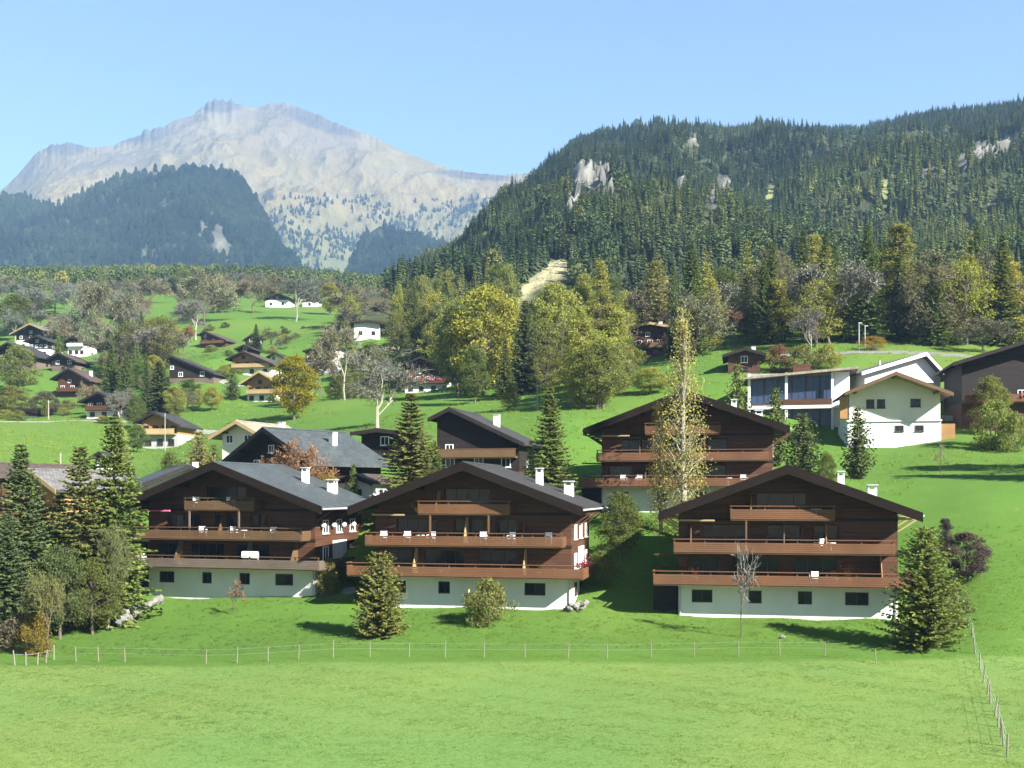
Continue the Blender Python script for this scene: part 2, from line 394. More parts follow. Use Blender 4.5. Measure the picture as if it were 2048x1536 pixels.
gnd = obj('ground', mesh_from('ground', np.stack([GX, GY, GZ], -1).reshape(-1, 3), faces, m, True))
tag(gnd, kind='structure')

# ------------------------------------------------------------------ scattered masses (forest, grass)
def scatter(name, pts, sc, rz, pi, protos, label, cat):
    me = bpy.data.meshes.new(name); me.from_pydata(np.asarray(pts).tolist(), [], [])
    for nm, ty, arr in (('sc', 'FLOAT', sc), ('rz', 'FLOAT', rz), ('pi', 'INT', pi)):
        a = me.attributes.new(nm, ty, 'POINT'); a.data.foreach_set('value', np.asarray(arr, dtype=np.float32 if ty == 'FLOAT' else np.int32))
    o = obj(name, me); tag(o, label, cat, kind='stuff')
    c = bpy.data.collections.new(name + '_kinds')
    for k, pm in enumerate(protos):
        po = bpy.data.objects.new('%s_kind_%d' % (name, k), pm); c.objects.link(po)
    ng = bpy.data.node_groups.new(name + '_scatter', 'GeometryNodeTree')
    ng.interface.new_socket('Geometry', in_out='INPUT', socket_type='NodeSocketGeometry')
    ng.interface.new_socket('Geometry', in_out='OUTPUT', socket_type='NodeSocketGeometry')
    L = ng.links.new
    gi = ng.nodes.new('NodeGroupInput'); go = ng.nodes.new('NodeGroupOutput')
    ip = ng.nodes.new('GeometryNodeInstanceOnPoints'); ci = ng.nodes.new('GeometryNodeCollectionInfo')
    ci.inputs['Collection'].default_value = c; ci.inputs['Separate Children'].default_value = True; ci.inputs['Reset Children'].default_value = True
    def at(nm, ty):
        n = ng.nodes.new('GeometryNodeInputNamedAttribute'); n.data_type = ty; n.inputs['Name'].default_value = nm
        return n.outputs['Attribute']
    cx = ng.nodes.new('ShaderNodeCombineXYZ')
    L(at('rz', 'FLOAT'), cx.inputs[2])
    er = ng.nodes.new('FunctionNodeEulerToRotation'); L(cx.outputs[0], er.inputs[0])
    L(gi.outputs[0], ip.inputs['Points']); L(ci.outputs[0], ip.inputs['Instance']); ip.inputs['Pick Instance'].default_value = True
    L(at('pi', 'INT'), ip.inputs['Instance Index']); L(er.outputs[0], ip.inputs['Rotation']); L(at('sc', 'FLOAT'), ip.inputs['Scale'])
    L(ip.outputs[0], go.inputs[0])
    md = o.modifiers.new('scatter', 'NODES'); md.node_group = ng
    return o

rng = np.random.default_rng(7)
def cheap_conifer(seed, h, r, tiers, mat_):
    """jagged stacked skirts of branch tips round a stem"""
    rg = random.Random(seed); v, f = [], []
    for t in range(tiers):
        a = t/tiers; zb = h*(0.06+0.84*a); zt = min(h, zb + h*(1.55/tiers)); rr = r*(1-a)**0.85 + 0.12
        n = 9; base = len(v); v.append((rg.uniform(-.05,.05)*r, rg.uniform(-.05,.05)*r, zt))
        ph = rg.random()*6.28
        for k in range(2*n):
            an = ph + math.pi*k/n; q = rr*(rg.uniform(0.8, 1.2) if k % 2 == 0 else rg.uniform(0.4, 0.62))
            v.append((q*math.cos(an), q*math.sin(an), zb - (0.10*rr if k % 2 == 0 else -0.25*rr) + rg.uniform(-.05,.05)*h/tiers))
        for k in range(2*n): f.append((base, base+1+k, base+1+(k+1) % (2*n)))
    return mesh_from('forest_conifer', v, f, mat_)
def cheap_broadleaf(seed, h, r, n, mat_):
    rg = np.random.default_rng(seed); c = rg.normal(size=(n, 3)); c /= np.linalg.norm(c, axis=1)[:,None]
    c *= (rg.uniform(0.5, 1.0, n)[:,None]); c[:,:2] *= r; c[:,2] = h*0.58 + c[:,2]*h*0.40
    a = rg.normal(size=(n,3)); a /= np.linalg.norm(a, axis=1)[:,None]; bb = np.cross(a, rg.normal(size=(n,3))); bb /= np.linalg.norm(bb, axis=1)[:,None]
    s = r*0.12
    v = np.stack([c-a*s, c-bb*s, c+a*s, c+bb*s], 1).reshape(-1,3)
    return mesh_from('forest_broadleaf', v, np.arange(4*n).reshape(n,4), mat_)
def forest_conifer(seed, rr, tiers):
    rg = np.random.default_rng(seed); Q = []
    for t in range(tiers):
        a = (t+rg.uniform(-.3,.3))/tiers; a = min(max(a,0),.97); z = .05+.95*a; l = rr*(1-a)**.8*rg.uniform(.8,1.15)+.012; nb = 7
        az = rg.uniform(0,6.28)+np.arange(nb)*6.283/nb+rg.uniform(-.3,.3,nb); ll = l*rg.uniform(.7,1.2,nb)
        d = np.stack([np.cos(az), np.sin(az), np.full(nb,-1.15+.7*a)*rg.uniform(.6,1.3,nb)],-1); s = np.stack([-np.sin(az), np.cos(az), np.zeros(nb)],-1)
        p = np.array([0,0,z+.02])+d*0; tip = p+d*ll[:,None]; mid = p+d*(ll*.55)[:,None]+np.array([0,0,.012]); w = s*(ll*.38+.006)[:,None]
        Q.append(np.stack([p, mid+w-np.array([0,0,.02]), tip, mid-w-np.array([0,0,.02])],1))
    Q = np.concatenate(Q); return mesh_from('forest_conifer', Q.reshape(-1,3), np.arange(4*len(Q)).reshape(-1,4), M['forest'])
FOREST = [forest_conifer(i, 0.155+0.015*(i % 3), 20+2*(i % 3)) for i in range(5)] + [cheap_broadleaf(3, 1.0, 0.32, 420, M['forest'])]
FARFOREST = [cheap_conifer(20+i, 1.0, 0.20, 6, M['farforest']) for i in range(3)]

# ------------------------------------------------------------------ hills and mountain
crag_ = None
def fan_hill(name, xs, tops, jag, base_py, Yn, Yf, nx, ny, prof, amp, freq, mat_, colour=None, back=700, seed=0):
    """a hillside from its foot (distance Yn) up to its ridge line (distance Yf), then down behind"""
    px = np.linspace(xs[0], xs[-1], nx)
    top = np.interp(px, xs, tops); top0 = np.convolve(np.pad(top, 12, 'edge'), np.ones(25)/25, 'valid') if jag is crag_ else top
    rg = np.random.default_rng(seed)
    if jag is not None: top = top + jag(px, rg)
    yn = Yn(px); yf = Yf(px)
    t = np.linspace(0, 1, ny)
    V = np.zeros((ny+6, nx, 3))
    zb = (HZ-base_py)/F*yn; zt = (HZ-top)/F*yf; z0 = (HZ-top0)/F*yf
    for j in range(ny):
        Y = yn + (yf-yn)*t[j]; z = zb + (z0-zb)*prof(t[j]) + (zt-z0)*max(0.0, (t[j]-0.86)/0.14)
        u = (px-1024)/F
        for i in range(nx):
            w = math.sin(math.pi*min(1, max(0, t[j])))**0.7
            p = Vector((u[i]*Y[i]*freq, Y[i]*freq, seed*3.1))
            h = mnoise.ridged_multi_fractal(p, 0.8, 2.1, 6, 1.0, 2.0)-1.0
            V[j, i] = (u[i]*Y[i], Y[i], z[i] + amp*w*h)
    for k in range(6):
        q = (k+1)/6
        V[ny+k, :, 0] = V[ny-1, :, 0]*(1+0.1*q); V[ny+k, :, 1] = yf + back*q; V[ny+k, :, 2] = zt*(1-0.75*q*q)
    nj = ny+6
    id_ = np.arange(nj*nx).reshape(nj, nx)
    fc = np.stack([id_[:-1,:-1], id_[:-1,1:], id_[1:,1:], id_[1:,:-1]], -1).reshape(-1, 4)
    if colour is not None: V, cols = colour(V)
    me = mesh_from(name, V.reshape(-1, 3), fc, mat_, True)
    if colour is not None:
        a = me.color_attributes.new('earth', 'FLOAT_COLOR', 'POINT')
        a.data.foreach_set('color', np.concatenate([cols.reshape(-1, 3), np.ones((nj*nx, 1))], 1).astype(np.float32).ravel())
    o = obj(name, me); tag(o, kind='structure')
    return o, V, ny
def surf_point(V, ny, s, t):
    """bilinear point on a hill grid; s, t arrays in 0..1 (t up to the ridge)"""
    nx = V.shape[1]; a = s*(nx-1.001); c = t*(ny-1.001); i = a.astype(int); j = c.astype(int); fa = (a-i)[:,None]; fc = (c-j)[:,None]
    return V[j,i]*(1-fa)*(1-fc) + V[j,i+1]*fa*(1-fc) + V[j+1,i]*(1-fa)*fc + V[j+1,i+1]*fa*fc

def earth_mat(name, nscale, bstr, bdist, lo=0.62, hi=1.3):
    m, nt, b = newmat(name)
    a = nt.nodes.new('ShaderNodeVertexColor'); a.layer_name = 'earth'
    pos = nt.nodes.new('ShaderNodeNewGeometry').outputs['Position']
    n1 = noise(nt, mapping(nt, pos, (1, 1, 0.45)), nscale, 6, 0.65)
    n2 = noise(nt, pos, nscale*0.2, 4, 0.6)
    c = mixc(nt, 1.0, a.outputs[0], ramp(nt, n1, [(0.3, (lo,lo,lo+.02)), (0.7, (hi,hi*.99,hi*.95))]), 'MULTIPLY')
    c = mixc(nt, 1.0, c, ramp(nt, n2, [(0.3, (0.85,0.88,0.85)), (0.7, (1.12,1.1,1.05))]), 'MULTIPLY')
    nt.links.new(c, b.inputs['Base Color']); b.inputs['Roughness'].default_value = 0.95; b.inputs['Specular IOR Level'].default_value = 0.1
    bump(nt, n1, bstr, bdist, b)
    return m
M['hill_earth'] = earth_mat('hill_earth', 0.06, 0.8, 6.0)
M['alp_earth'] = earth_mat('alp_earth', 0.016, 0.8, 24.0, 0.82, 1.14)

def proj(V):
    return 1024 + F*V[...,0]/V[...,1], HZ - F*V[...,2]/V[...,1]
def ell(px, py, cx, cy, rx, ry, ang=0.0):
    c, s = math.cos(R(ang)), math.sin(R(ang)); dx = px-cx; dy = py-cy
    return ((dx*c+dy*s)/rx)**2 + ((-dx*s+dy*c)/ry)**2

ROCKS = [(1165,338,26,26,0),(1150,392,18,50,12),(1206,350,20,34,-10),(1170,366,34,30,0),(1446,364,20,18,0),(1426,398,10,24,10),(1392,281,22,9,0),(1493,372,12,8,0),
         (1965,302,30,20,-25),(2020,282,38,16,-20),(1925,322,16,18,0),(1860,345,34,9,-12),(1255,358,8,12,0),(1360,372,10,16,0)]
SLIDES = [(1112,536,30,15,-25),(1068,566,40,13,-38)]
PASTURE = [(1540,405,14,26,0),(1320,572,34,12,0),(1770,372,12,16,0)]
def hill_colour(V):
    px, py = proj(V); c = np.empty(V.shape); c[:] = (0.045, 0.052, 0.026)
    V = V.copy()
    for lst, colr, push in ((ROCKS, (0.135,0.130,0.120), 14.0), (SLIDES, (0.30,0.27,0.16), 0.0), (PASTURE, (0.20,0.21,0.09), 0.0)):
        for e in lst:
            w = np.clip(1.7-1.2*ell(px, py, *e), 0, 1)
            nz = rng.random(px.shape) if lst is ROCKS else 0.5+0.1*rng.random(px.shape)
            c = c*(1-w[...,None]) + (np.array(colr)*(0.45+1.1*nz[...,None]))*w[...,None]
            V[...,1] -= push*w*(0.2+0.8*nz); V[...,2] += push*0.2*w*(nz-0.4)
    return V, c
hx = [690,740,800,850,890,930,970,1005,1040,1080,1120,1160,1200,1260,1330,1420,1500,1600,1700,1760,1830,1900,2048,2300,2700]
ht = [720,640,590,565,556,528,492,446,408,362,322,296,279,274,268,263,267,265,267,259,249,238,218,196,180]
ht = [a+(18 if x_ >= 1040 else 6) for x_, a in zip(hx, ht)]
hill, HV, HNY = fan_hill('forest_hill', hx, ht, lambda p, g: 2.0*np.sin(p*0.05)+1.5*np.sin(p*0.13), 700,
    lambda p: np.full_like(p, 338.0), lambda p: np.interp(p, [700,850,1000,1100,1200,2000,2700],[700,950,1350,1700,2150,2300,2350]),
    270, 130, lambda t: t**0.92, 36.0, 0.0042, M['hill_earth'], hill_colour, seed=3)
bx_ = [-700,-300,-60,0,60,100,130,165,200,250,300,350,400,460,490,508,530,552,575,605,640]
bt_ = [470,430,405,398,418,420,408,390,374,354,347,358,350,350,372,400,440,480,520,570,620]
FOOTROCK = [(437,475,16,32,0),(330,408,4,12,0),(405,455,7,18,0),(462,500,30,7,-15),(300,505,26,6,10),(455,520,8,9,0),(497,430,5,20,0),(310,345,26,7,5)]
def foothill_colour(V):
    px, py = proj(V); c = np.empty(V.shape); c[:] = (0.035, 0.045, 0.028); V = V.copy()
    for e in FOOTROCK:
        w = np.clip(1.6-1.2*ell(px, py, *e), 0, 1); nz = rng.random(px.shape)
        c = c*(1-w[...,None]) + np.array((0.10,0.096,0.084))*(0.7+0.6*nz[...,None])*w[...,None]; V[...,1] -= 18*w*nz
    return V, c
blue, BV, BNY = fan_hill('wooded_foothill', bx_, bt_, None, 625, lambda p: np.full_like(p, 2050.0), lambda p: np.interp(p,[-700,200,450,600],[3000,2900,2750,2300]), 170, 60, lambda t: t**0.9, 75.0, 0.0030, M['hill_earth'], foothill_colour, seed=8)
cx_ = [650,690,720,745,760,800,840,880,905,930,980,1100]
ct_ = [620,560,480,462,452,468,478,490,498,520,560,620]
cone, CV, CNY = fan_hill('wooded_spur', cx_, ct_, None, 625, lambda p: np.full_like(p, 2100.0), lambda p: np.full_like(p, 2700.0), 70, 40, lambda t: t**0.9, 20.0, 0.004, M['hill_earth'], foothill_colour, seed=9)
mx_ = [-420,-300,-200,-60,0,15,40,70,100,140,180,230,260,280,290,300,310,330,350,385,396,402,408,415,424,431,439,446,455,463,472,485,510,540,570,600,640,680,720,760,800,850,900,950,1000,1060,1200,1350]
mt_ = [420,390,400,392,382,370,345,308,290,285,295,291,276,270,258,262,256,254,240,231,221,213,218,202,206,194,203,195,203,196,207,210,216,207,205,215,230,250,262,280,300,320,338,345,350,347,380,420]
def crag(p, g):
    w = np.zeros_like(p)
    for a, bb, s in ((80,200,5),(225,340,6),(385,480,8),(560,760,4),(880,1060,4)): w = np.maximum(w, s*((p > a) & (p < bb)))
    return w*(g.random(len(p))-0.45) + 1.2*(g.random(len(p))-0.5)
crag_ = crag
def alp_colour(V):
    px, py = proj(V); n = np.array([[mnoise.fractal(Vector((v[0]*0.0022, v[1]*0.0022, v[2]*0.004)), 1.0, 2.0, 4) for v in row] for row in V])
    n2 = np.array([[mnoise.fractal(Vector((v[0]*0.008, v[1]*0.004, v[2]*0.003+9)), 1.0, 2.0, 3) for v in row] for row in V])
    grass = np.array((0.160, 0.126, 0.062)); rock = np.array((0.126, 0.104, 0.078)); green = np.array((0.100, 0.105, 0.050)); scree = np.array((0.165, 0.140, 0.096))
    c = np.empty(V.shape); c[:] = grass
    alt = V[...,2]
    k = np.clip((alt-1150)/420 + 0.8*n - 0.35, 0, 1)[...,None]; c = c*(1-k)+rock*k
    k = np.clip(0.9*n2, 0, 0.8)[...,None]; c = c*(1-k)+scree*k
    k = np.clip((1080-alt)/330 + 0.35*n, 0, 1)[...,None]; c = c*(1-k)+green*k
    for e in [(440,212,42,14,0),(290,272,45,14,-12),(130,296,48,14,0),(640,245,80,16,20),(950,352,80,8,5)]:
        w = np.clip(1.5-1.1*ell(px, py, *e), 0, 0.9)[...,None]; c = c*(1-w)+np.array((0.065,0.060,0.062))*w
    return V, c
alp, AV, ANY = fan_hill('mountain', mx_, mt_, crag, 640, lambda p: np.full_like(p, 2900.0), lambda p: np.interp(p, [-420,200,450,1000,1350],[4900,5000,5300,4800,4600]), 620, 150, lambda t: 0.75*t+0.25*t*t, 90.0, 0.0017, M['alp_earth'], alp_colour, back=1500, seed=2)

def fill_forest(V, ny, s0, s1, spacing, h0, h1, excl, seed, dens=None, tmin=0.0, qs=(0.0, 0.5), clear=()):
    rg = np.random.default_rng(seed)
    nx = V.shape[1]
    A = V[:ny]
    dx = np.linalg.norm(A[:-1,1:]-A[:-1,:-1], axis=-1); dy = np.linalg.norm(A[1:,:-1]-A[:-1,:-1], axis=-1)
    area = dx*dy
    cnt = rg.poisson(area/spacing**2)
    jj, ii = np.nonzero(cnt); rep = cnt[jj, ii]; jj = np.repeat(jj, rep); ii = np.repeat(ii, rep)
    s = (ii+rg.random(len(ii)))/(nx-1.0); t = (jj+rg.random(len(jj)))/(ny-1.0)
    s = np.clip(s, 0, .9999); t = np.clip(t, 0, .9999)
    p = surf_point(V, ny, s, t); h = rg.uniform(h0, h1, len(p))*(0.75+0.5*rg.random(len(p))**2)
    px, py = proj(p); keep = (px > s0) & (px < s1) & (t >= tmin)
    hp = h*F/p[:,1]
    for e in excl:
        for q in qs: keep &= ell(px, py-hp*q, *e) > (0.2+0.85*rg.random(len(p)))
    for e in clear:
        for q in np.linspace(0, 1, 9): keep &= ell(px, py-hp*q, *e) > 0.9
    if dens is not None: keep &= rg.random(len(p)) < dens(px, py, p)
    return p[keep], h[keep], rg
p, h, rg = fill_forest(HV, HNY, 780, 2250, 5.3, 8, 14, ROCKS+PASTURE, 1, tmin=0.01, clear=SLIDES)
pidx = np.where(rg.random(len(p)) < 0.10*np.clip((700-p[:,1])/300, 0.08, 1), 5, rg.integers(0, 5, len(p)))
scatter('forest', p-np.array([0,0,.6]), h, rg.random(len(p))*6.28, pidx, FOREST, 'dense dark green conifer forest covering the steep hill', 'forest')
p, h, rg = fill_forest(BV, BNY, -260, 600, 10.5, 17, 26, FOOTROCK, 3)
scatter('foothill_forest', p-np.array([0,0,.8]), h, rg.random(len(p))*6.28, rg.integers(0, 3, len(p)), FARFOREST, 'hazy blue wood on the foothill below the bare mountain', 'forest')
p, h, rg = fill_forest(CV, CNY, 690, 1000, 11, 17, 25, [(755,462,22,16,0)], 4)
scatter('spur_forest', p-np.array([0,0,.8]), h, rg.random(len(p))*6.28, rg.integers(0, 3, len(p)), FARFOREST, 'hazy blue pointed wood left of the forest hill', 'forest')
def alpdens(px, py, p):
    d = np.array([mnoise.fractal(Vector((q[0]*0.006, q[1]*0.004, q[2]*0.006)), 1.0, 2.0, 3) for q in p])
    band = np.clip((py-392)/22, 0, 1)*(px > 470)
    lw = np.clip((py-425-0.02*(px-500))/70, 0, 1)
    return band*np.clip(0.55-0.1*lw+1.0*d, 0.04, 0.95)
p, h, rg = fill_forest(AV, ANY, 470, 1060, 17, 13, 22, [], 6, alpdens)
scatter('alpine_trees', p-np.array([0,0,.8]), h, rg.random(len(p))*6.28, rg.integers(0, 3, len(p)), FARFOREST, 'scattered dark trees on the pale alpine pasture', 'trees')
# wood along the top of the left meadows
n = 2600; xs = rng.uniform(-430, 40, n); ys = rng.uniform(640, 960, n); ok = (xs/ys < -0.04+0.02*rng.random(n)); xs, ys = xs[ok], ys[ok]
hh = rng.uniform(8, 15, len(xs))
scatter('meadow_edge_wood', np.stack([xs, ys, gz(xs, ys)-.4], -1), hh, rng.random(len(xs))*6.28, np.where(rng.random(len(xs)) < .45, 5, rng.integers(0, 5, len(xs))), FOREST, 'low green wood along the top of the hillside meadows', 'forest')

# ------------------------------------------------------------------ haze: the air between here and the mountain
hb = MB().box(-9000, 9000, -120, 9500, -18, 2300)
haze = hb.build('haze', None)
tag(haze, 'thin pale blue haze lying over the whole valley', 'haze', kind='stuff')
hm = bpy.data.materials.new('haze_air'); hm.use_nodes = True
hn = hm.node_tree; hn.nodes.clear()
ho = hn.nodes.new('ShaderNodeOutputMaterial'); hv = hn.nodes.new('ShaderNodeVolumePrincipled')
hv.inputs['Color'].default_value = (0.38, 0.64, 1.0, 1); hv.inputs['Density'].default_value = 0.92e-4; hv.inputs['Anisotropy'].default_value = 0.0
hn.links.new(hv.outputs[0], ho.inputs['Volume'])
haze.data.materials.clear(); haze.data.materials.append(hm)
# ------------------------------------------------------------------ buildings
def ring(mb, x0, x1, z0, z1, y0, y1, w):
    mb.box(x0, x1, y0, y1, z0, z0+w); mb.box(x0, x1, y0, y1, z1-w, z1); mb.box(x0, x0+w, y0, y1, z0+w, z1-w); mb.box(x1-w, x1, y0, y1, z0+w, z1-w)
    return mb
_wf = {}
def window(parent, x, z, y, w=1.2, h=1.2, mat_='frame_white', glass='glass', nx=2, rot=0, name='window'):
    """a framed window of width w, height h, centred at x with its sill at z on the wall plane y"""
    key = (round(w, 2), round(h, 2), mat_, glass, nx)
    if key not in _wf:
        mb = ring(MB(), -w/2, w/2, 0, h, -0.07, 0.05, 0.09)
        for k in range(1, nx): mb.box(-w/2+w*k/nx-0.03, -w/2+w*k/nx+0.03, -0.055, 0.03, 0.09, h-0.09)
        mb.box(-w/2-0.08, w/2+0.08, -0.16, 0.0, -0.07, 0.0)
        pm = MB().box(-w/2+0.09, w/2-0.09, -0.02, 0.015, 0.09, h-0.09)
        _wf[key] = (mb.mesh('window', M[mat_]), pm.mesh('pane', M[glass]))
    f, p = _wf[key]
    o = obj(name, f, parent, (x, y, z)); o.rotation_euler = (0, 0, rot)
    obj('pane', p, o)
    return o
def wall_openings(mb, x0, x1, z0, z1, y0, y1, ops):
    """front wall slab with rectangular holes ops = (xa, xb, za, zb)"""
    xs = sorted({x0, x1, *[o[0] for o in ops], *[o[1] for o in ops]}); zs = sorted({z0, z1, *[o[2] for o in ops], *[o[3] for o in ops]})
    for i in range(len(xs)-1):
        run = None
        for j in range(len(zs)-1):
            cx, cz = (xs[i]+xs[i+1])/2, (zs[j]+zs[j+1])/2
            hole = any(a < cx < b_ and c < cz < d for a, b_, c, d in ops)
            if not hole:
                if run is None: run = zs[j]
            if hole or j == len(zs)-2:
                top = zs[j] if hole else zs[j+1]
                if run is not None: mb.box(xs[i], xs[i+1], y0, y1, run, top)
                run = None
    return mb
def balcony(parent, x0, x1, z, depth, m_par, m_rail, left_ret=0.0, right_ret=0.0, slabm='wood_brown', par_x1=None, height=0.84, posts=2.35, name='balcony'):
    """slab with board parapet, top rail and posts; optional returns along the side walls"""
    s = MB().box(x0, x1, -depth, -0.003, z-0.24, z)
    if left_ret: s.box(x0, -9.003, -0.003, left_ret, z-0.24, z)
    if right_ret: s.box(9.003, x1, -0.003, right_ret, z-0.24, z)
    bo = s.build(name, M[slabm], parent)
    px1 = par_x1 if par_x1 is not None else x1
    mb = MB()
    nb = 5; bh = height/nb
    for k in range(nb):
        za = z-0.12+k*bh; off = 0.012*(k % 2)
        mb.box(x0, px1, -depth-0.06-off, -depth-0.003-off, za, za+bh-0.022)
        if left_ret: mb.box(x0-0.06-off, x0-0.003-off, -depth, left_ret, za, za+bh-0.022)
        elif depth > 0: mb.box(x0-0.06-off, x0-0.003-off, -depth, -0.01, za, za+bh-0.022)
        if px1 == x1: mb.box(x1+0.003+off, x1+0.06+off, -depth, right_ret if right_ret else -0.01, za, za+bh-0.022)
    mb.build('parapet', M[m_par], bo)
    rl = MB().box(x0-0.08, px1+0.08, -depth-0.10, -depth+0.05, z+height+0.10, z+height+0.17)
    if left_ret: rl.box(x0-0.10, x0+0.05, -depth+0.055, left_ret, z+height+0.10, z+height+0.17)
    rl.build('handrail', M[m_rail], bo)
    n = max(2, int((px1-x0)/posts)+1)
    pm = MB().box(-0.05, 0.05, -0.05, 0.05, 0, height+0.215).mesh('post', M[m_rail])
    for k in range(n):
        obj('post', pm, bo, (x0+0.06+(px1-x0-0.12)*k/(n-1), -depth+0.055, z-0.118))
    return bo
def chimney(parent, x, y, z0, h, w=0.8, cap=True, m_='white', open_cap=True):
    c = MB().box(x-w/2, x+w/2, y-w/2, y+w/2, z0, z0+h)
    o = c.build('chimney', M[m_], parent)
    t = MB()
    if open_cap:
        for sx in (-1, 1):
            for sy in (-1, 1): t.box(x+sx*w*0.4-0.06, x+sx*w*0.4+0.06, y+sy*w*0.4-0.06, y+sy*w*0.4+0.06, z0+h, z0+h+0.32)
        t.box(x-w*0.62, x+w*0.62, y-w*0.62, y+w*0.62, z0+h+0.321, z0+h+0.42)
    else:
        t.box(x-w*0.58, x+w*0.58, y-w*0.58, y+w*0.58, z0+h, z0+h+0.12)
    t.build('chimney_cap', M['metal' if open_cap else 'grey'], o)
    return o
def gable_roof(root, wl, wr, zr, slope, y0, y1, m_roof, m_barge, th=0.30, name='roof', bd=0.18):
    """two slope slabs meeting at a ridge over x = 0, ridge top at zr"""
    def z(x): return zr-slope*abs(x)
    mb = MB()
    mb.prism([(0, zr), (-wl, z(wl)), (-wl, z(wl)-th), (0, zr-th)], y0, y1)
    mb.prism([(0, zr), (0, zr-th), (wr, z(wr)-th), (wr, z(wr))], y0, y1)
    ro = mb.build(name, M[m_roof], root)
    bg_ = MB()
    for w, s in ((wl, -1), (wr, 1)):
        bg_.prism([(s*0.0, zr+0.03), (s*w, z(w)+0.03), (s*w, z(w)-th-bd), (0, zr-th-bd)], y0-0.06, y0-0.003)
    bg_.build('barge_board', M[m_barge], ro)
    cp = MB().prism([(-0.22, zr-0.06), (0, zr+0.09), (0.22, zr-0.06), (0, zr+0.02)], y0, y1)
    cp.build('ridge_cap', M[m_roof], ro)
    return ro

def small_house(label, px, rpy, bpy_, lpx, rpx, Y, rot, wall, basew, roof, share, balc, nwin, chim, depth, slope=.42, balc_z=None):
    o_ = P(px, bpy_, Y); k = Y/F; c = math.cos(R(rot))
    wl, wr, Hh = (px-lpx)*k/c, (rpx-px)*k/c, (bpy_-rpy)*k
    root = empty('barn' if 'barn' in label or 'hut' in label else 'carport' if 'carport' in label else 'house', o_, R(rot))
    tag(root, label, 'barn' if 'barn' in label else 'hut' if 'hut' in label else 'carport' if 'carport' in label else 'house', 'houses of the hillside village')
    ov = min(1.5, 0.2*min(wl, wr)+0.3)
    zl, zrr = Hh-slope*wl, Hh-slope*wr
    zb = min(share*Hh, min(zl, zrr)-0.5); zb = max(zb, 0.35)
    al, ar = wl-ov, wr-ov
    th = 0.28
    mb = MB().prism([(-al, -3), (ar, -3), (ar, zb), (-al, zb)], 0, depth); mb.build('base_wall', M[basew], root)
    pr = [(-al, zb+0.002), (ar, zb+0.002), (ar, Hh-slope*ar-th), (0, Hh-th), (-al, Hh-slope*al-th)]
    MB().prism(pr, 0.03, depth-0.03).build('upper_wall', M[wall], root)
    ro = gable_roof(root, wl, wr, Hh, slope, -ov*1.3, depth+0.8, roof, 'wood_pale' if roof in ('roof_pale', 'roof_grey') else 'wood_deep')
    if chim: chimney(ro, wr*0.42, depth*0.55, Hh-slope*wr*0.42-0.6, 1.9, 0.7, open_cap=False)
    span = al+ar; x0 = -al
    if balc:
        bz = Hh*balc_z if balc_z else zb+0.02
        s = MB().box(x0+0.2, ar-0.2, -1.1, 0.02, bz-0.2, bz); bo = s.build('balcony', M[balc], root)
        MB().box(x0+0.2, ar-0.2, -1.16, -1.103, bz-0.08, bz+0.85).build('parapet', M[balc], bo)
        MB().box(x0+0.12, ar-0.12, -1.19, -1.06, bz+0.86, bz+0.94).build('handrail', M[balc], bo)
        if 'flowers' in label:
            for q in range(4):
                fx = x0+span*(0.18+0.2*q); f = MB()
                for _ in range(26):
                    a = fx+random.uniform(-.7,.7); b_ = -1.3+random.uniform(-.12,.12); d = bz+0.75+random.uniform(-.2,.25); e = random.uniform(.06,.13)
                    f.poly([(a-e,b_,d),(a,b_-e,d-e),(a+e,b_,d),(a,b_,d+e)], [(0,1,2,3)])
                f.build('flower_box', M['fabric_red' if q % 2 else 'pink'], bo)
    rw = random.Random(int(px*7+Y))
    wm = 'frame_white' if wall not in ('wood_tan',) else 'frame_dark'
    for fl in range(2):
        z = zb*0.30 if fl == 0 else (zb+0.45)
        hgt = min(1.15, (zb*0.5 if fl == 0 else 1.15))
        if hgt < 0.5: continue
        n = nwin if fl else max(1, nwin-1)
        lim0, lim1 = x0, ar
        for q in range(n):
            x = lim0+(lim1-lim0)*(q+0.5)/n+rw.uniform(-.15,.15)
            if fl and z+hgt > Hh-slope*abs(x)-th-0.25: continue
            window(root, x, z, -0.008 if fl == 0 else 0.022, min(1.15, (lim1-lim0)/n*0.6), hgt, wm if fl else 'frame_dark', 'glass')
    zt = zb+0.45+1.9
    if Hh-th-zt > 1.5: window(root, -0.1*wl, zt, 0.022, 1.0, 0.9, wm, 'glass')
    for q in (0.35, 0.7):                   # windows of the right-hand side wall
        if zrr-zb > 1.9: window(root, ar, zb+0.5, depth*q, 1.0, 1.0, wm, 'glass', rot=R(90))
    if zb > 1.2: 
        w0 = window(root, ar, zb*0.3, depth*0.5, 1.0, min(1.0, zb*0.5), 'frame_dark', 'glass', rot=R(90))
    for q in (-0.9, 0.9):                   # purlin ends under the verge
        xx = q*(al if q < 0 else ar)*0.8
        MB().box(xx-0.1, xx+0.1, -ov*1.2, 0.02, Hh-slope*abs(xx)-th-0.26, Hh-slope*abs(xx)-th-0.02).build('purlin', M['wood_dark'], root)
    return root
random.seed(11)
for (a, k) in HOUSES: small_house(*a, **k)

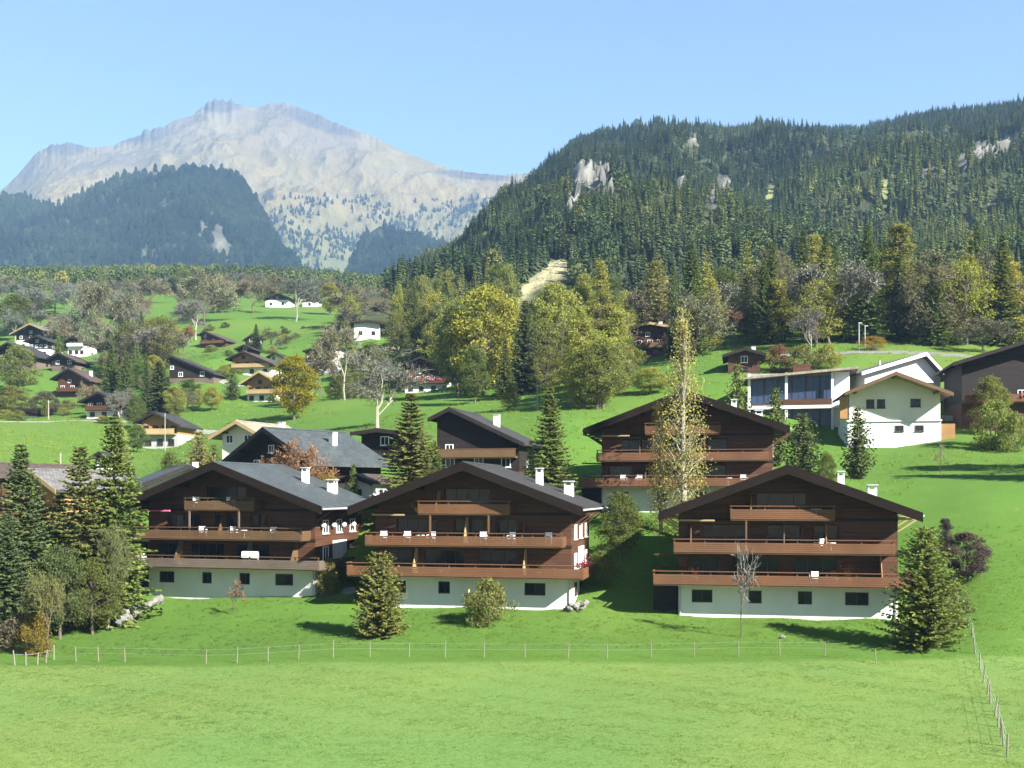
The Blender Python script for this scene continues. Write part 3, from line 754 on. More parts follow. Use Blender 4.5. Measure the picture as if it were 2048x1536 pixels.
def big_chalet(i, px, py, Y, rot, label, par, wallm, slabm, roofm, b3=(-4.6, 3.8), dividers=()):
    """four-storey apartment chalet: white base, two long balconies and a short one under a broad gable"""
    root = empty('apartment_chalet', P(px, py, Y), R(rot)); tag(root, label, 'chalet', 'large apartment chalets')
    D, HR, SL, th = 10.5, 12.75, 0.372, 0.30
    zb = 2.85
    wins = [(-7.0, 1.75), (-2.55, 1.1), (1.55, 1.15), (5.75, 1.9)] 
    ops = [(x-w/2, x+w/2, 1.05, 2.15) for x, w in wins]
    mb = wall_openings(MB(), -9, 9, -2.5, zb, 0, 0.36, ops); mb.box(-9, 9, 0.362, D, -2.5, zb)
    mb.build('base_wall', M['white'], root)
    for x, w in wins: window(root, x, 1.06, 0.24, w-0.02, 1.07, 'frame_dark', 'glass')
    pr = [(-9, zb+0.003), (9, zb+0.003), (9, HR-SL*9-th), (0, HR-th), (-9, HR-SL*9-th)]
    uo = [(-8.2, -5.6, zb+0.1, zb+2.15), (-4.4, -0.6, zb+0.1, zb+2.15), (0.6, 4.2, zb+0.1, zb+2.15),
          (-7.0, -3.2, 5.65, 7.8), (-1.6, 1.2, 5.65, 7.8), (2.2, 4.3, 5.65, 7.8), (-2.5, 1.7, 8.4, 10.5)]
    # front wall as slabs round the deep glazed openings, the gable top as a prism
    fw = wall_openings(MB(), -9, 9, zb+0.003, 9.05, 0.0, 0.30, [u for u in uo if u[3] < 9.05] + [(-2.5, 1.7, 8.4, 9.05)])
    fw.prism([(-9, 9.052), (-2.5, 9.052), (-2.5, HR-th-SL*2.5), (-9, HR-SL*9-th)], 0.0, 0.30)
    fw.prism([(1.7, 9.052), (9, 9.052), (9, HR-SL*9-th), (1.7, HR-th-SL*1.7)], 0.0, 0.30)
    fw.prism([(-2.5, 10.5), (1.7, 10.5), (1.7, HR-th-SL*1.7), (0, HR-th), (-2.5, HR-th-SL*2.5)], 0.0, 0.30)
    fw.box(-9, -8.7, 0.302, D, zb+0.003, HR-SL*9-th); fw.box(8.7, 9, 0.302, D, zb+0.003, HR-SL*9-th)
    fw.prism(pr, D-0.3, D-0.002)
    uw = fw.build('upper_wall', M[wallm], root)
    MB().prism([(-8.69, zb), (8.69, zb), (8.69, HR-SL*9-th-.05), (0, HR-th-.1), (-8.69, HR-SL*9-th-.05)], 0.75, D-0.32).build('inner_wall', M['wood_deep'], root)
    for (a, b_, c, d) in uo:
        window(root, (a+b_)/2, c, 0.22, b_-a-0.02, d-c-0.02, 'wood_dark', 'glass', nx=max(2, int((b_-a)/0.95)), name='balcony_door')
    for k in range(5):
        z = zb+0.9+k*1.22
    bt = MB()
    for z in (5.35, 8.2): bt.box(-9.04, 9.04, -0.05, -0.004, z-0.12, z+0.12)
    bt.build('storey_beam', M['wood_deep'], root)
    b1 = balcony(root, -11.0, 10.3, zb+0.02, 1.95, 'wood_grey' if i == 0 else par, par, 5.5, 6.0, slabm, par_x1=10.3)
    b2 = balcony(root, -9.3, 8.5, 5.58, 1.9, par, par, 0, 0, slabm)
    b3_ = balcony(root, b3[0], b3[1], 8.38, 1.85, par, par, 0, 0, slabm)
    for (x, z, hh, mm) in dividers:
        MB().prism([(-1.8, z), (-0.01, z), (-0.01, z+hh), (-0.55, z+hh)], x-0.035, x+0.035, 'x').build('partition_panel', M[mm], root)
    for x in (-8.9, -3.3, 2.0, 8.1):
        MB().box(x-.07, x+.07, -1.86, -1.72, 5.585, 8.13 if abs(x) < 5 else 8.9-.37*max(0, abs(x)-8)).build('balcony_post', M['wood_grey' if i == 0 else 'wood_brown'], root) if x in ((-3.3, 2.0) if i != 2 else (-3.3,)) else None
    MB().box(-11.2, -9.01, 0.6, 6.0, -2.5, 2.55).build('dark_box', M['wood_deep'], root)  # near-black box added to darken the area under the lower balcony
    rw = (11.2, 10.5, 10.5, 10.6)[i]
    ro = gable_roof(root, rw, rw, HR, SL, -3.1, D+0.8, roofm, 'barge', th, bd=0.45)
    for x in (0, -4.5, 4.5, -8.85, 8.85):
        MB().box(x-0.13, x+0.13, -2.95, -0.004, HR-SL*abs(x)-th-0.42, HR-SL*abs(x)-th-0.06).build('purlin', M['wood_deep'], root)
    for s in (-1, 1):                       # raking struts that carry the side eaves
        for y in (0.5, 4.5, 8.5):
            MB().tube([(s*9.0, y, 7.2), (s*10.7, y, HR-SL*10.7-th-0.15)], [0.09, 0.09], 4).build('eave_strut', M['wood_pale' if i == 2 else 'wood_dark'], root)
            MB().box(min(s*9.005, s*10.9), max(s*9.005, s*10.9), y-0.07, y+0.07, HR-SL*10.9-th-0.2, HR-SL*10.9-th-0.04).build('eave_beam', M['wood_pale' if i == 2 else 'wood_dark'], root)
    MB().box(-8.9, -5.9, -1.25, -1.0, 8.05, 8.19).build('awning_box', M['wood_pale' if i != 0 else 'pink'], root)
    MB().box(-11.0, -8.2, -1.25, -1.08, 5.12, 5.26).build('awning_box', M['fabric_yellow' if i == 0 else 'wood_dark'], root)
    chimney(ro, 5.0, 6.0, HR-SL*5.0-0.5, 1.6, 0.6); chimney(ro, 7.7, 6.5, HR-SL*7.7-0.5, 1.4, 0.8)
    # right-hand side wall: whitewashed panel with windows, wood above
    for y in (2.2, 5.2, 8.4):
        window(root, 9.0, 5.95, y, 1.2, 1.3, 'frame_white', 'glass', rot=R(90)); window(root, 9.0, 3.3, y, 1.2, 1.4, 'frame_white', 'glass', rot=R(90)); window(root, 9.0, 1.0, y, 1.1, 1.1, 'frame_dark', 'glass', rot=R(90))
    MB().box(9.003, 9.05, 3.8, 7.0, zb+0.02, 5.2).build('render_panel', M['white'], root)
    for x in (-8.85, 8.85): MB().tube([(x, -.09, 0.0), (x, -.09, 2.58)], [.05, .05], 6).build('downpipe', M['metal'], root)
    gutter = MB()
    for s in (-1, 1): gutter.tube([(s*(rw+0.08), -3.0, HR-SL*rw-0.22), (s*(rw+0.08), D+1.3, HR-SL*rw-0.22)], [0.09, 0.09], 6)
    gutter.build('gutter', M['metal'], ro)
    return root
LAB = ['leftmost of the three front apartment chalets, with dull brown balconies and a slate roof',
       'middle front apartment chalet with red brown balconies, behind the young pine',
       'rightmost front apartment chalet with broad dark gable above the open lawn',
       'rear apartment chalet half hidden by the tall yellow birch']
DIV = [[(-0.4, 5.58, 2.4, 'wood_brown'), (4.1, 5.58, 2.3, 'wood_brown'), (-5.2, 2.87, 2.3, 'wood_grey'), (2.4, 2.87, 2.3, 'wood_grey'), (7.2, 2.87, 2.3, 'wood_brown')],
       [(-0.3, 5.58, 2.35, 'wood_pale'), (4.9, 5.58, 2.1, 'wood_brown'), (-5.0, 2.87, 2.25, 'wood_pale'), (5.0, 2.87, 2.25, 'wood_pale'), (-2.9, 8.38, 1.9, 'wood_tan')],
       [(-0.2, 5.58, 2.4, 'wood_grey'), (3.2, 5.58, 2.3, 'wood_tan'), (-7.9, 5.58, 2.3, 'wood_brown'), (-4.0, 2.87, 2.3, 'wood_grey'), (-2.9, 8.38, 1.9, 'wood_tan'), (7.6, 2.87, 2.4, 'wood_tan')],
       [(-4.8, 5.58, 2.3, 'wood_red'), (-4.2, 2.87, 2.2, 'wood_grey')]]
CH = []
for i, (px, py, Y, r) in enumerate(CHALETS):
    CH.append(big_chalet(i, px, py, Y, r, LAB[i], ('wood_brown', 'wood_red', 'wood_red', 'wood_red')[i], ('wood_dark', 'wood_dark', 'wood_dark', 'wood_dark')[i], ('wood_brown', 'wood_brown', 'wood_brown', 'wood_brown')[i],
                         ('roof_blue', 'roof_dark', 'roof_dark', 'roof_dark')[i], ((-3.8, 3.6), (-4.4, 3.9), (-4.6, 3.8), (-4.2, 3.6))[i], DIV[i]))
bpy.context.view_layer.update()
def on_chalet(i, x, y, z):
    return CH[i].matrix_world @ Vector((x, y, z)), CH[i].rotation_euler.z

# ---- glass fronted building on the right
root = empty('glass_building', P(1600, 866, 166), R(-14)); tag(root, 'modern white building with two storeys of blue glass and a flat pale roof', 'building')
k = 166/F
x0, x1, Hb = -7.6, 7.2, 9.4
MB().box(x0, x1, 0.9, 9, -3, Hb-0.25).build('core_wall', M['grey'], root)
for z, h in ((0.6, 3.1), (4.5, 4.2)):
    n = 6
    for q in range(n):
        xa = x0+0.35+(x1-2.6-x0)*q/n; xb = x0+0.35+(x1-2.6-x0)*(q+1)/n
        w = window(root, (xa+xb)/2, z, 0.7, xb-xa-0.06, h, 'frame_dark', 'glass_blue', nx=2)
for z in (0.2, 4.0): MB().box(x0-0.3, x1+0.3, -0.6, 0.88, z-0.35, z+0.15).build('floor_slab', M['white'], root)
for xx in (x0+0.1, x0+5.6, x1-2.5): MB().box(xx-0.2, xx+0.2, -0.45, -0.05, 0.36, Hb-0.3).build('column', M['white'], root)
MB().box(x1-2.2, x1, 0.55, 0.89, 0.36, Hb-0.26).build('end_panel', M['frame_white'], root)
MB().box(x0+4.5, x1-2.6, -0.48, -0.40, 4.16, 5.1).build('balcony_panel', M['wood_dark'], root)
MB().prism([(x0-1.2, Hb-0.9), (x1+1.2, Hb+0.3), (x1+1.2, Hb-0.05), (x0-1.2, Hb-1.25)], -1.3, 10).build('roof', M['roof_pale'], root)
MB().box(-1.0, 1.6, 2.5, 4.2, Hb-0.5, Hb+1.3).build('roof_box', M['wood_dark'], root)
# ---- big white hall behind
root = empty('white_hall', P(1845, 866, 170), R(9)); tag(root, 'large plain white building with long grey roof behind the tan roofed chalet', 'building')
zr = (866-707)*170/F
MB().prism([(-9.5, -4), (3.0, -4), (3.0, zr-3.6), (0, zr-.45), (-9.5, zr-3.2)], 0, 10).build('wall', M['white'], root)
ro = MB().prism([(-10.6, zr-3.2), (0, zr), (3.9, zr-3.9), (3.9, zr-4.25), (0, zr-.38), (-10.6, zr-3.55)], -1.2, 11).build('roof', M['roof_grey'], root)
MB().prism([(-10.6, zr-3.15), (0, zr+.05), (3.95, zr-3.9), (3.95, zr-4.4), (0, zr-.5), (-10.6, zr-3.65)], -1.26, -1.203).build('barge_board', M['frame_white'], ro)
MB().cyl(-4.5, 5, zr-2.0, zr-.6, .16, 8).build('vent_pipe', M['metal'], ro)
for q in (-2.2, .6): window(root, q, 4.6, -.005, 1.1, 1.2, 'frame_dark', 'glass')
# ---- white chalet with tan soffit
root = empty('white_chalet', P(1785, 898, 150), R(-10)); tag(root, 'white two storey chalet with broad tan roof beside the glass building', 'house')
Hh = (898-748)*150/F; SL = 0.40
wl, wr = 6.6, 7.3
MB().box(-5.9, 6.3, 0, 11, -4, 3.75).build('base_wall', M['white'], root)
MB().box(-6.1, 6.4, -0.2, -0.003, 3.75, 3.95).build('ledge', M['white'], root)
MB().prism([(-5.7, 3.76), (6.2, 3.76), (6.2, Hh-SL*6.2-.3), (0, Hh-.3), (-5.7, Hh-SL*5.7-.3)], 0.02, 10.9).build('upper_wall', M['cream'], root)
ro = gable_roof(root, wl, wr, Hh, SL, -3.0, 12, 'roof_brown', 'wood_brown', 0.28)
MB().prism([(-wl+.1, Hh-SL*(wl-.1)-.29), (0, Hh-.29), (0, Hh-.34), (-wl+.1, Hh-SL*(wl-.1)-.34)], -2.95, -0.003).prism([(wr-.1, Hh-SL*(wr-.1)-.29), (0, Hh-.29), (0, Hh-.34), (wr-.1, Hh-SL*(wr-.1)-.34)], -2.95, -0.003).build('soffit', M['wood_pale'], root)
for x in (-2.9, -1.5): window(root, x, 5.6, 0.015, 1.05, 1.2, 'wood_dark', 'glass')
for x in (0.9, 3.5): window(root, x, 2.4, -0.005, 1.1, 0.8, 'frame_dark', 'glass')
window(root, 3.0, 5.7, 0.015, 1.3, 1.1, 'wood_dark', 'glass')
MB().box(-6.9, -5.92, -0.1, 0.9, 4.2, 7.2).build('side_post', M['wood_tan'], root)
MB().box(6.32, 8.2, 0.5, 6, 0.5, 3.4).build('side_porch', M['wood_tan'], root)
for x in (-5, 0, 5.4): MB().box(x-.13, x+.13, -2.9, 0.01, Hh-SL*abs(x)-.65, Hh-SL*abs(x)-.36).build('purlin', M['wood_brown'], root)
chimney(ro, 3.2, 6, Hh-SL*3.2-.5, 1.5, 0.7, open_cap=False)
# ---- terrace wall right of it, and the grey garage under the tan chalet
w_ = MB().box(-6.5, 6.5, 0, 0.5, -3, 2.3).build('garden_wall', M['grey'])
w_.location = P(1955, 862, 160); w_.rotation_euler = (0, 0, R(-8)); tag(w_, 'grey terrace wall right of the white chalet', 'wall')
# ------------------------------------------------------------------ trees
def quads_mesh(name, Q, m_):
    n = len(Q)
    return mesh_from(name, Q.reshape(-1, 3), np.arange(4*n).reshape(n, 4), m_)
def unit(a): return a/np.maximum(np.linalg.norm(a, axis=-1, keepdims=True), 1e-9)

def spruce(seed, Hh, Rr, whorls, per, sprays, bare=0.06, curve=0.85, size=0.62, droop=0.35):
    rg = np.random.default_rng(seed); Q = []
    tb = MB(); tb.tube([(0,0,-0.6), (0.03,0,Hh*0.3), (-0.02,0.03,Hh*0.7), (0,0,Hh*0.98)], [Rr*0.075, Rr*0.06, Rr*0.03, 0.015], 7)
    for w in range(whorls):
        a = (w+rg.uniform(-.3,.3))/whorls; a = min(max(a, 0), 0.985); z = Hh*(bare+(1-bare)*a); rad = Rr*((1-a)**curve)*(0.55+0.45*min(1, a*6+0.45))+0.10
        nb = max(4, int(per*(0.55+0.45*(1-a))))
        az = rg.uniform(0, 6.28)+np.arange(nb)*6.283/nb+rg.uniform(-.35,.35,nb)
        ln = rad*rg.uniform(0.62, 1.15, nb)
        for t, l in zip(az, ln):
            d = np.array([math.cos(t), math.sin(t), 0]); s = np.array([-d[1], d[0], 0])
            lift = 0.55*a
            end = d*l + np.array([0,0, l*(-droop*(1-a)+lift)])
            if l > Rr*0.45 and rg.random() < 0.5: tb.tube([(0,0,z), tuple(np.array([0,0,z])+end*0.75)], [0.035, 0.012], 3, cap=False)
            ns = max(3, int(sprays*(0.35+0.65*l/Rr)))
            f = np.linspace(0.12, 1.0, ns)+rg.uniform(-.04,.04,ns)
            p = np.array([0,0,z]) + end*f[:,None] + np.array([0,0,1.])*(-(0.22*l)*np.sin(f*2.6)*0.5)[:,None]
            for side in (-1, 1):
                sl = size*(1.15-0.55*f)*rg.uniform(0.7,1.3,ns)*(0.55+0.45*l/Rr)
                dr = unit(d*(0.75+0.4*rg.random((ns,1))) + side*s*(1.0-0.35*f[:,None]) + np.array([0,0,1.])*(rg.uniform(-.75,.05,(ns,1))))
                tip = p+dr*sl[:,None]; wv = unit(np.cross(dr, rg.normal(size=(ns,3))+np.array([0,0,.8])))*(sl*0.32)[:,None]
                mid = p+dr*(sl*0.5)[:,None]
                Q.append(np.stack([p, mid+wv, tip, mid-wv], 1))
    return tb.mesh('trunk', M['bark']), quads_mesh('crown', np.concatenate(Q), M['needle']), Hh, Rr

def leafy(seed, Hh, Rr, clumps, per, leaf, z0=0.25, shape=0.8, narrow=False, bark='bark', spread=0.30, droop=0.0, m_='leaf'):
    """trunk, limbs to every clump, and clumps of leaf-sized faces"""
    rg = np.random.default_rng(seed); tb = MB(); Q = []
    fork = Hh*z0
    lean = rg.uniform(-.03,.03,2)*Hh
    top = (lean[0], lean[1], Hh*0.93 if narrow else Hh*0.75)
    r0 = Hh*0.017
    tb.tube([(0,0,-0.5), (lean[0]*.2, lean[1]*.2, fork), (lean[0]*.6, lean[1]*.6, Hh*0.55), top], [r0*1.25, r0, r0*0.6, r0*0.15], 7)
    for c in range(clumps):
        u = rg.random(); a = rg.uniform(0, 6.283)
        zz = z0*0.85+(1-z0*0.85)*u
        prof = (math.sin(math.pi*min(1, max(0.0, (zz-z0*0.75)/(1-z0*0.75)))**shape))**0.6 if not narrow else (1-min(1, max(0, (zz-z0)/(1-z0))))**(0.85 if droop else 0.55)*min(1, 0.45+1.6*(zz-z0*0.8))
        rr = Rr*max(0.06, prof)*(0.30+0.70*math.sqrt(rg.random()))*rg.uniform(0.75, 1.12)
        ce = np.array([rr*math.cos(a)+lean[0]*zz, rr*math.sin(a)+lean[1]*zz, zz*Hh*0.97])
        zs = min(ce[2]-0.2*rr, Hh*0.8)*rg.uniform(0.72, 0.92)
        zs = max(fork*0.8, zs)
        if rg.random() < 0.55: tb.tube([(lean[0]*zs/Hh, lean[1]*zs/Hh, zs), tuple((np.array([0,0,zs])+ce)/2+rg.normal(size=3)*0.05*Rr), tuple(ce)], [r0*0.32, r0*0.2, 0.012], 3, cap=False)
        n = int(per*rg.uniform(0.5, 1.4)); cr = Rr*spread*rg.uniform(0.6, 1.25)
        g = rg.normal(size=(n,3)); g = unit(g)*(rg.random((n,1))**0.5)*cr*np.array([1,1,0.75])
        p = ce+g; p[:,2] -= droop*np.abs(rg.normal(size=n))*cr
        n1 = unit(rg.normal(size=(n,3))+unit(g)*0.6+np.array([0,0,.5])); t1 = unit(np.cross(n1, rg.normal(size=(n,3)))); t2 = np.cross(n1, t1)
        s = leaf*rg.uniform(0.6, 1.35, (n,1))
        Q.append(np.stack([p-t1*s, p-t2*s*0.55, p+t1*s, p+t2*s*0.55], 1))
    return tb.mesh('trunk', M[bark]), quads_mesh('crown', np.concatenate(Q), M[m_]), Hh, Rr

def bare(seed, Hh, Rr, depth=6, bark='bark', leaves=0):
    """leafless tree: branching limbs and a fine spray of twigs"""
    rg = np.random.default_rng(seed); tb = MB(); tw = []
    def grow(p, d, l, r, lev):
        q = p+d*l
        if lev <= 2: tb.tube([tuple(p), tuple((p+q)/2+rg.normal(size=3)*l*0.04), tuple(q)], [r, r*0.85, r*0.7], 5 if lev < 2 else 4, cap=False)
        else: tw.append((p, q, max(r, 0.02)))
        if lev >= depth: return
        n = 3 if lev < 3 else 4
        for k in range(n):
            nd = unit(d + rg.normal(size=3)*0.48 + np.array([0,0,.16])); st = p+d*l*rg.uniform(0.55, 1.0)
            grow(st, nd, l*rg.uniform(0.62, 0.86), r*0.55, lev+1)
    grow(np.array([0,0,-.4]), np.array([0.02,0,1.0]), Hh*0.34, Hh*0.016, 0)
    A = np.array([t[0] for t in tw]); B = np.array([t[1] for t in tw]); Rv = np.array([t[2] for t in tw])[:,None]
    d = unit(B-A); s = unit(np.cross(d, rg.normal(size=d.shape)))*Rv*1.1
    Q = [np.stack([A-s, A+s, B+s*0.3, B-s*0.3], 1)]
    for _ in range(2):                      # side twigs
        f = rg.uniform(0.2, 1.0, (len(A),1)); p = A+(B-A)*f; dd = unit(d+rg.normal(size=d.shape)*0.7); l = np.linalg.norm(B-A, axis=1, keepdims=True)*rg.uniform(.4,.9,(len(A),1))
        s2 = unit(np.cross(dd, rg.normal(size=d.shape)))*0.034
        Q.append(np.stack([p-s2, p+s2, p+dd*l+s2*0.4, p+dd*l-s2*0.4], 1))
    if leaves:
        i = rg.integers(0, len(A), leaves); p = B[i]+rg.normal(size=(leaves,3))*0.25; t1 = unit(rg.normal(size=(leaves,3))); t2 = unit(np.cross(t1, rg.normal(size=(leaves,3)))); q = 0.14*rg.uniform(.6,1.4,(leaves,1))
        Q.append(np.stack([p-t1*q, p-t2*q*.6, p+t1*q, p+t2*q*.6], 1))
    Q = np.concatenate(Q); mx = np.abs(Q[...,:2]).max(); zt = Q[...,2].max()
    sc = np.array([Rr/np.percentile(np.abs(Q[...,0]), 95), Rr/np.percentile(np.abs(Q[...,1]), 95), Hh/zt])
    tm = tb.mesh('trunk', M[bark]); v = np.array(tb.v)*sc
    tm.vertices.foreach_set('co', v.astype(np.float32).ravel()); tm.update()
    return tm, quads_mesh('crown', Q*sc, M['twig']), Hh, Rr

PROTO = {
 'spruce': [spruce(1, 14, 3.0, 50, 13, 18, size=0.46), spruce(2, 14, 2.8, 46, 13, 18, 0.06, 0.9, 0.46), spruce(3, 14, 3.1, 52, 13, 17, 0.03, 0.78, 0.46)],
 'openspruce': [spruce(4, 16, 3.4, 42, 11, 20, 0.08, 0.7, 0.55, 0.5), spruce(5, 16, 3.2, 42, 11, 19, 0.07, 0.75, 0.55, 0.45)],
 'pine': [spruce(6, 6, 1.7, 36, 13, 15, 0.02, 0.45, 0.30, -0.2), spruce(7, 7, 2.0, 38, 13, 15, 0.02, 0.5, 0.30, -0.1)],
 'larch': [spruce(8, 16, 3.0, 34, 9, 9, 0.08, 0.85, 0.5, 0.15), spruce(9, 16, 2.8, 30, 8, 9, 0.1, 0.9, 0.5, 0.1)],
 'leafy': [leafy(11, 11, 4.0, 105, 120, 0.15), leafy(12, 11, 3.8, 90, 130, 0.15, 0.2, 0.95), leafy(13, 11, 4.2, 115, 110, 0.15, 0.22, 0.75)],
 'sparse': [leafy(14, 11, 3.8, 80, 65, 0.14, 0.2, 0.8), leafy(15, 11, 4.0, 90, 58, 0.14, 0.18, 0.85)],
 'poplar': [leafy(16, 14, 2.2, 100, 100, 0.14, 0.12, 0.8, True, spread=0.42), leafy(17, 14, 2.4, 90, 100, 0.14, 0.1, 0.8, True, spread=0.42)],
 'birch': [leafy(18, 19, 3.6, 165, 44, 0.11, 0.12, 0.8, True, 'bark_pale', 0.34, 1.3), leafy(19, 19, 3.6, 140, 40, 0.11, 0.10, 0.8, True, 'bark_pale', 0.32, 1.3)],
 'bare': [bare(21, 12, 4.2), bare(22, 12, 4.0), bare(23, 12, 4.4)],
 'barepale': [bare(24, 12, 3.6, 6, 'bark_pale'), bare(25, 12, 3.8, 6, 'bark_pale', 500)],
 'bareleaf': [bare(26, 11, 4.0, 6, 'bark', 1800), bare(27, 11, 4.2, 6, 'bark', 1500)],
 'sapling': [bare(28, 5, 1.0, 4, 'bark')],
 'shrub': [leafy(31, 2.6, 1.6, 56, 90, 0.075, 0.05, 0.7, spread=0.34), leafy(32, 2.4, 1.7, 60, 80, 0.075, 0.04, 0.7, spread=0.34), leafy(33, 3.0, 1.5, 52, 90, 0.075, 0.06, 0.8, spread=0.34)],
 'thuja': [spruce(35, 5, 1.3, 30, 11, 6, 0.02, 0.55, 0.34, -0.7)],
}
_cnt = {}
NAMES = {'spruce':'spruce_tree','openspruce':'spruce_tree','pine':'young_pine','larch':'larch_tree','leafy':'broadleaf_tree','sparse':'broadleaf_tree','poplar':'poplar_tree','birch':'birch_tree','bare':'bare_tree','barepale':'bare_tree','bareleaf':'autumn_tree','sapling':'sapling','shrub':'shrub','thuja':'thuja'}
rt = random.Random(5)
def tree(kind, px, Y, top, width, colr, label, cat=None, group=None, base=None, lean=(0, 0), name=None, sink=0.1):
    x = (px-1024)/F*Y
    z = g1(x, Y)-sink if base is None else (HZ-base)/F*Y
    hgt = (HZ-top)/F*Y - z
    return plant(kind, x, Y, z, max(hgt, 0.6), width*Y/F/2, colr, label, cat, group, lean, name)
def plant(kind, x, y, z, hgt, rad, colr, label, cat=None, group=None, lean=(0, 0), name=None):
    i = _cnt.get(kind, 0); _cnt[kind] = i+1
    tm, cm, Hh, Rr = PROTO[kind][i % len(PROTO[kind])]
    e = empty(name or NAMES[kind], (x, y, z), rt.uniform(0, 6.28))
    e.scale = (rad/Rr, rad/Rr, hgt/Hh)
    if lean != (0, 0): e.rotation_euler = (lean[0], lean[1], e.rotation_euler.z)
    tag(e, label, cat or ('shrub' if kind in ('shrub',) else 'tree'), group)
    t = obj('trunk', tm, e); c = obj('crown', cm, e)
    c.color = (*[v*rt.uniform(.92, 1.08) for v in colr], 1)
    return e
DK, SP, GR = (.082,.110,.044), (.105,.135,.042), (.100,.135,.040)
OL, YG, YE, GO = (.155,.168,.056), (.245,.248,.064), (.270,.240,.055), (.270,.190,.042)
TN, GY, BR, RU, PU = (.150,.138,.092), (.128,.132,.112), (.122,.108,.070), (.155,.095,.055), (.085,.062,.070)
LG = (.170,.205,.065)
T = tree
g_ = 'tall spruces by the left apartment chalet'
# --- left group
T('spruce', 42, 95, 886, 200, DK, 'dark bluish spruce at the left picture edge', group=g_)
T('openspruce', 160, 98, 888, 180, SP, 'spruce with sagging boughs between the dark edge spruce and the tallest one', group=g_)
T('openspruce', 228, 100, 828, 180, SP, 'tallest spruce beside the left apartment chalet', group=g_)
T('spruce', 120, 106, 985, 150, DK, 'dark spruce filling the gap behind the tall pair', group=g_)
T('spruce', 15, 90, 1020, 140, DK, 'short dark spruce in front of the edge spruce', group=g_)
T('spruce', 205, 104, 1010, 120, DK, 'shaded spruce behind the pale leaning trunk', group=g_)
T('spruce', 75, 101, 960, 130, DK, 'dark spruce between the edge spruce and the sagging one', group=g_)
T('spruce', 262, 116, 930, 110, SP, 'spruce touching the left chalet eave', group=g_)
T('spruce', 185, 100, 960, 110, SP, 'middle spruce squeezed between sagging and tallest spruce', group=g_)
T('leafy', 120, 92, 1090, 110, DK, 'dark rounded tree under the sagging spruce', group=g_)
T('barepale', 216, 97, 1030, 64, (.085,.098,.042), 'pale forked trunk rising through the spruces')
T('bareleaf', 96, 84, 1120, 74, (.105,.105,.040), 'thin half bare tree with yellow leaves by the fence corner')
T('shrub', 72, 84, 1225, 66, (.17,.14,.035), 'golden leaved bush at the foot of the thin tree')
T('shrub', 40, 85, 1225, 90, BR, 'brown thicket at the left end of the fence')
T('shrub', 150, 97, 1110, 120, SP, 'dark leafy thicket under the spruces')
T('leafy', 256, 107, 1085, 70, GR, 'round green bush above the boulder slope')
T('leafy', 185, 95, 1120, 110, SP, 'deep green bush under the tallest spruce')
T('thuja', 398, 138, 862, 62, OL, 'olive conical tree behind the left chalet roof')
T('thuja', 428, 140, 888, 40, GR, 'slim green conical tree beside the olive one')
T('shrub', 345, 136, 905, 60, GR, 'green bush between blue roof and tan chalet')
# --- round the front chalets
T('spruce', 822, 114, 784, 185, (.115,.140,.042), 'bushy spruce between the left and middle chalet roofs')
T('spruce', 868, 120, 880, 80, SP, 'shorter spruce leaning on the bushy one')
T('spruce', 1100, 116, 774, 140, SP, 'slender spruce behind the right slope of the middle chalet')
T('spruce', 1062, 121, 880, 60, DK, 'narrow dark spruce beside the slender spruce')
T('pine', 760, 89, 1104, 112, (.125,.150,.044), 'rounded young pine casting a shadow on the lawn')
T('shrub', 978, 92, 1162, 108, OL, 'spreading olive bush in front of the middle chalet')
T('sapling', 468, 100, 1158, 44, RU, 'small reddish sapling on the lawn before the left chalet')
T('shrub', 656, 103, 1118, 46, OL, 'tall shrub at the right corner of the left chalet')
T('shrub', 705, 105, 1140, 70, DK, 'dark low shrub in the shade between left and middle chalets')
T('leafy', 1240, 104, 985, 96, GR, 'light green small tree between middle and right chalets')
T('shrub', 1205, 101, 1105, 70, SP, 'dark green bush right of the middle chalet')
T('thuja', 1262, 110, 1010, 44, GR, 'slim green cypress before the rear chalet base')
T('pine', 1850, 82.5, 1052, 165, (.110,.138,.040), 'large rounded pine at the right end of the right chalet')
T('shrub', 1912, 87, 1165, 66, LG, 'pale green bush leaning against the large pine')
T('leafy', 1936, 94, 1066, 100, PU, 'dusky purple leaved small tree on the right field')
T('poplar', 1890, 101, 1036, 40, PU, 'thin purplish young tree left of the dusky one')
T('sapling', 1882, 122, 884, 26, TN, 'thin pale leaning sapling on the right field', lean=(0, R(3)))
T('sapling', 1482, 87, 1082, 56, GY, 'bare sapling on the lawn before the right chalet')
T('birch', 1368, 109, 600, 150, (.290,.260,.100), 'tall birch with yellow leaves and white trunk before the rear chalet')
T('birch', 1322, 111, 790, 84, (.300,.255,.090), 'shorter yellow birch left of the tall birch')
T('thuja', 1605, 130, 826, 78, (.085,.115,.040), 'broad conical evergreen below the glass building')
T('thuja', 1552, 136, 774, 56, GR, 'slim conical evergreen at the left end of the glass building')
T('thuja', 1474, 140, 726, 60, GR, 'tall conical evergreen right of the birch')
T('thuja', 1716, 127, 812, 66, (.075,.098,.038), 'dark columnar evergreen before the white chalet')
T('leafy', 1652, 118, 905, 40, GR, 'little green tree on the grass below the broad evergreen')
T('shrub', 1990, 142, 800, 84, LG, 'rounded pale bush by the right terrace wall')
T('leafy', 1982, 150, 752, 76, OL, 'olive tree at the corner of the red brown chalet')
T('shrub', 2030, 139, 828, 60, LG, 'low pale bush at the right picture edge')
T('bareleaf', 596, 118, 860, 126, RU, 'rust leaved tree before the dark barn roof')
T('shrub', 655, 117, 948, 60, GO, 'golden bush under the rust leaved tree')
T('thuja', 707, 117, 926, 26, GR, 'little green cone beside the white cottage')
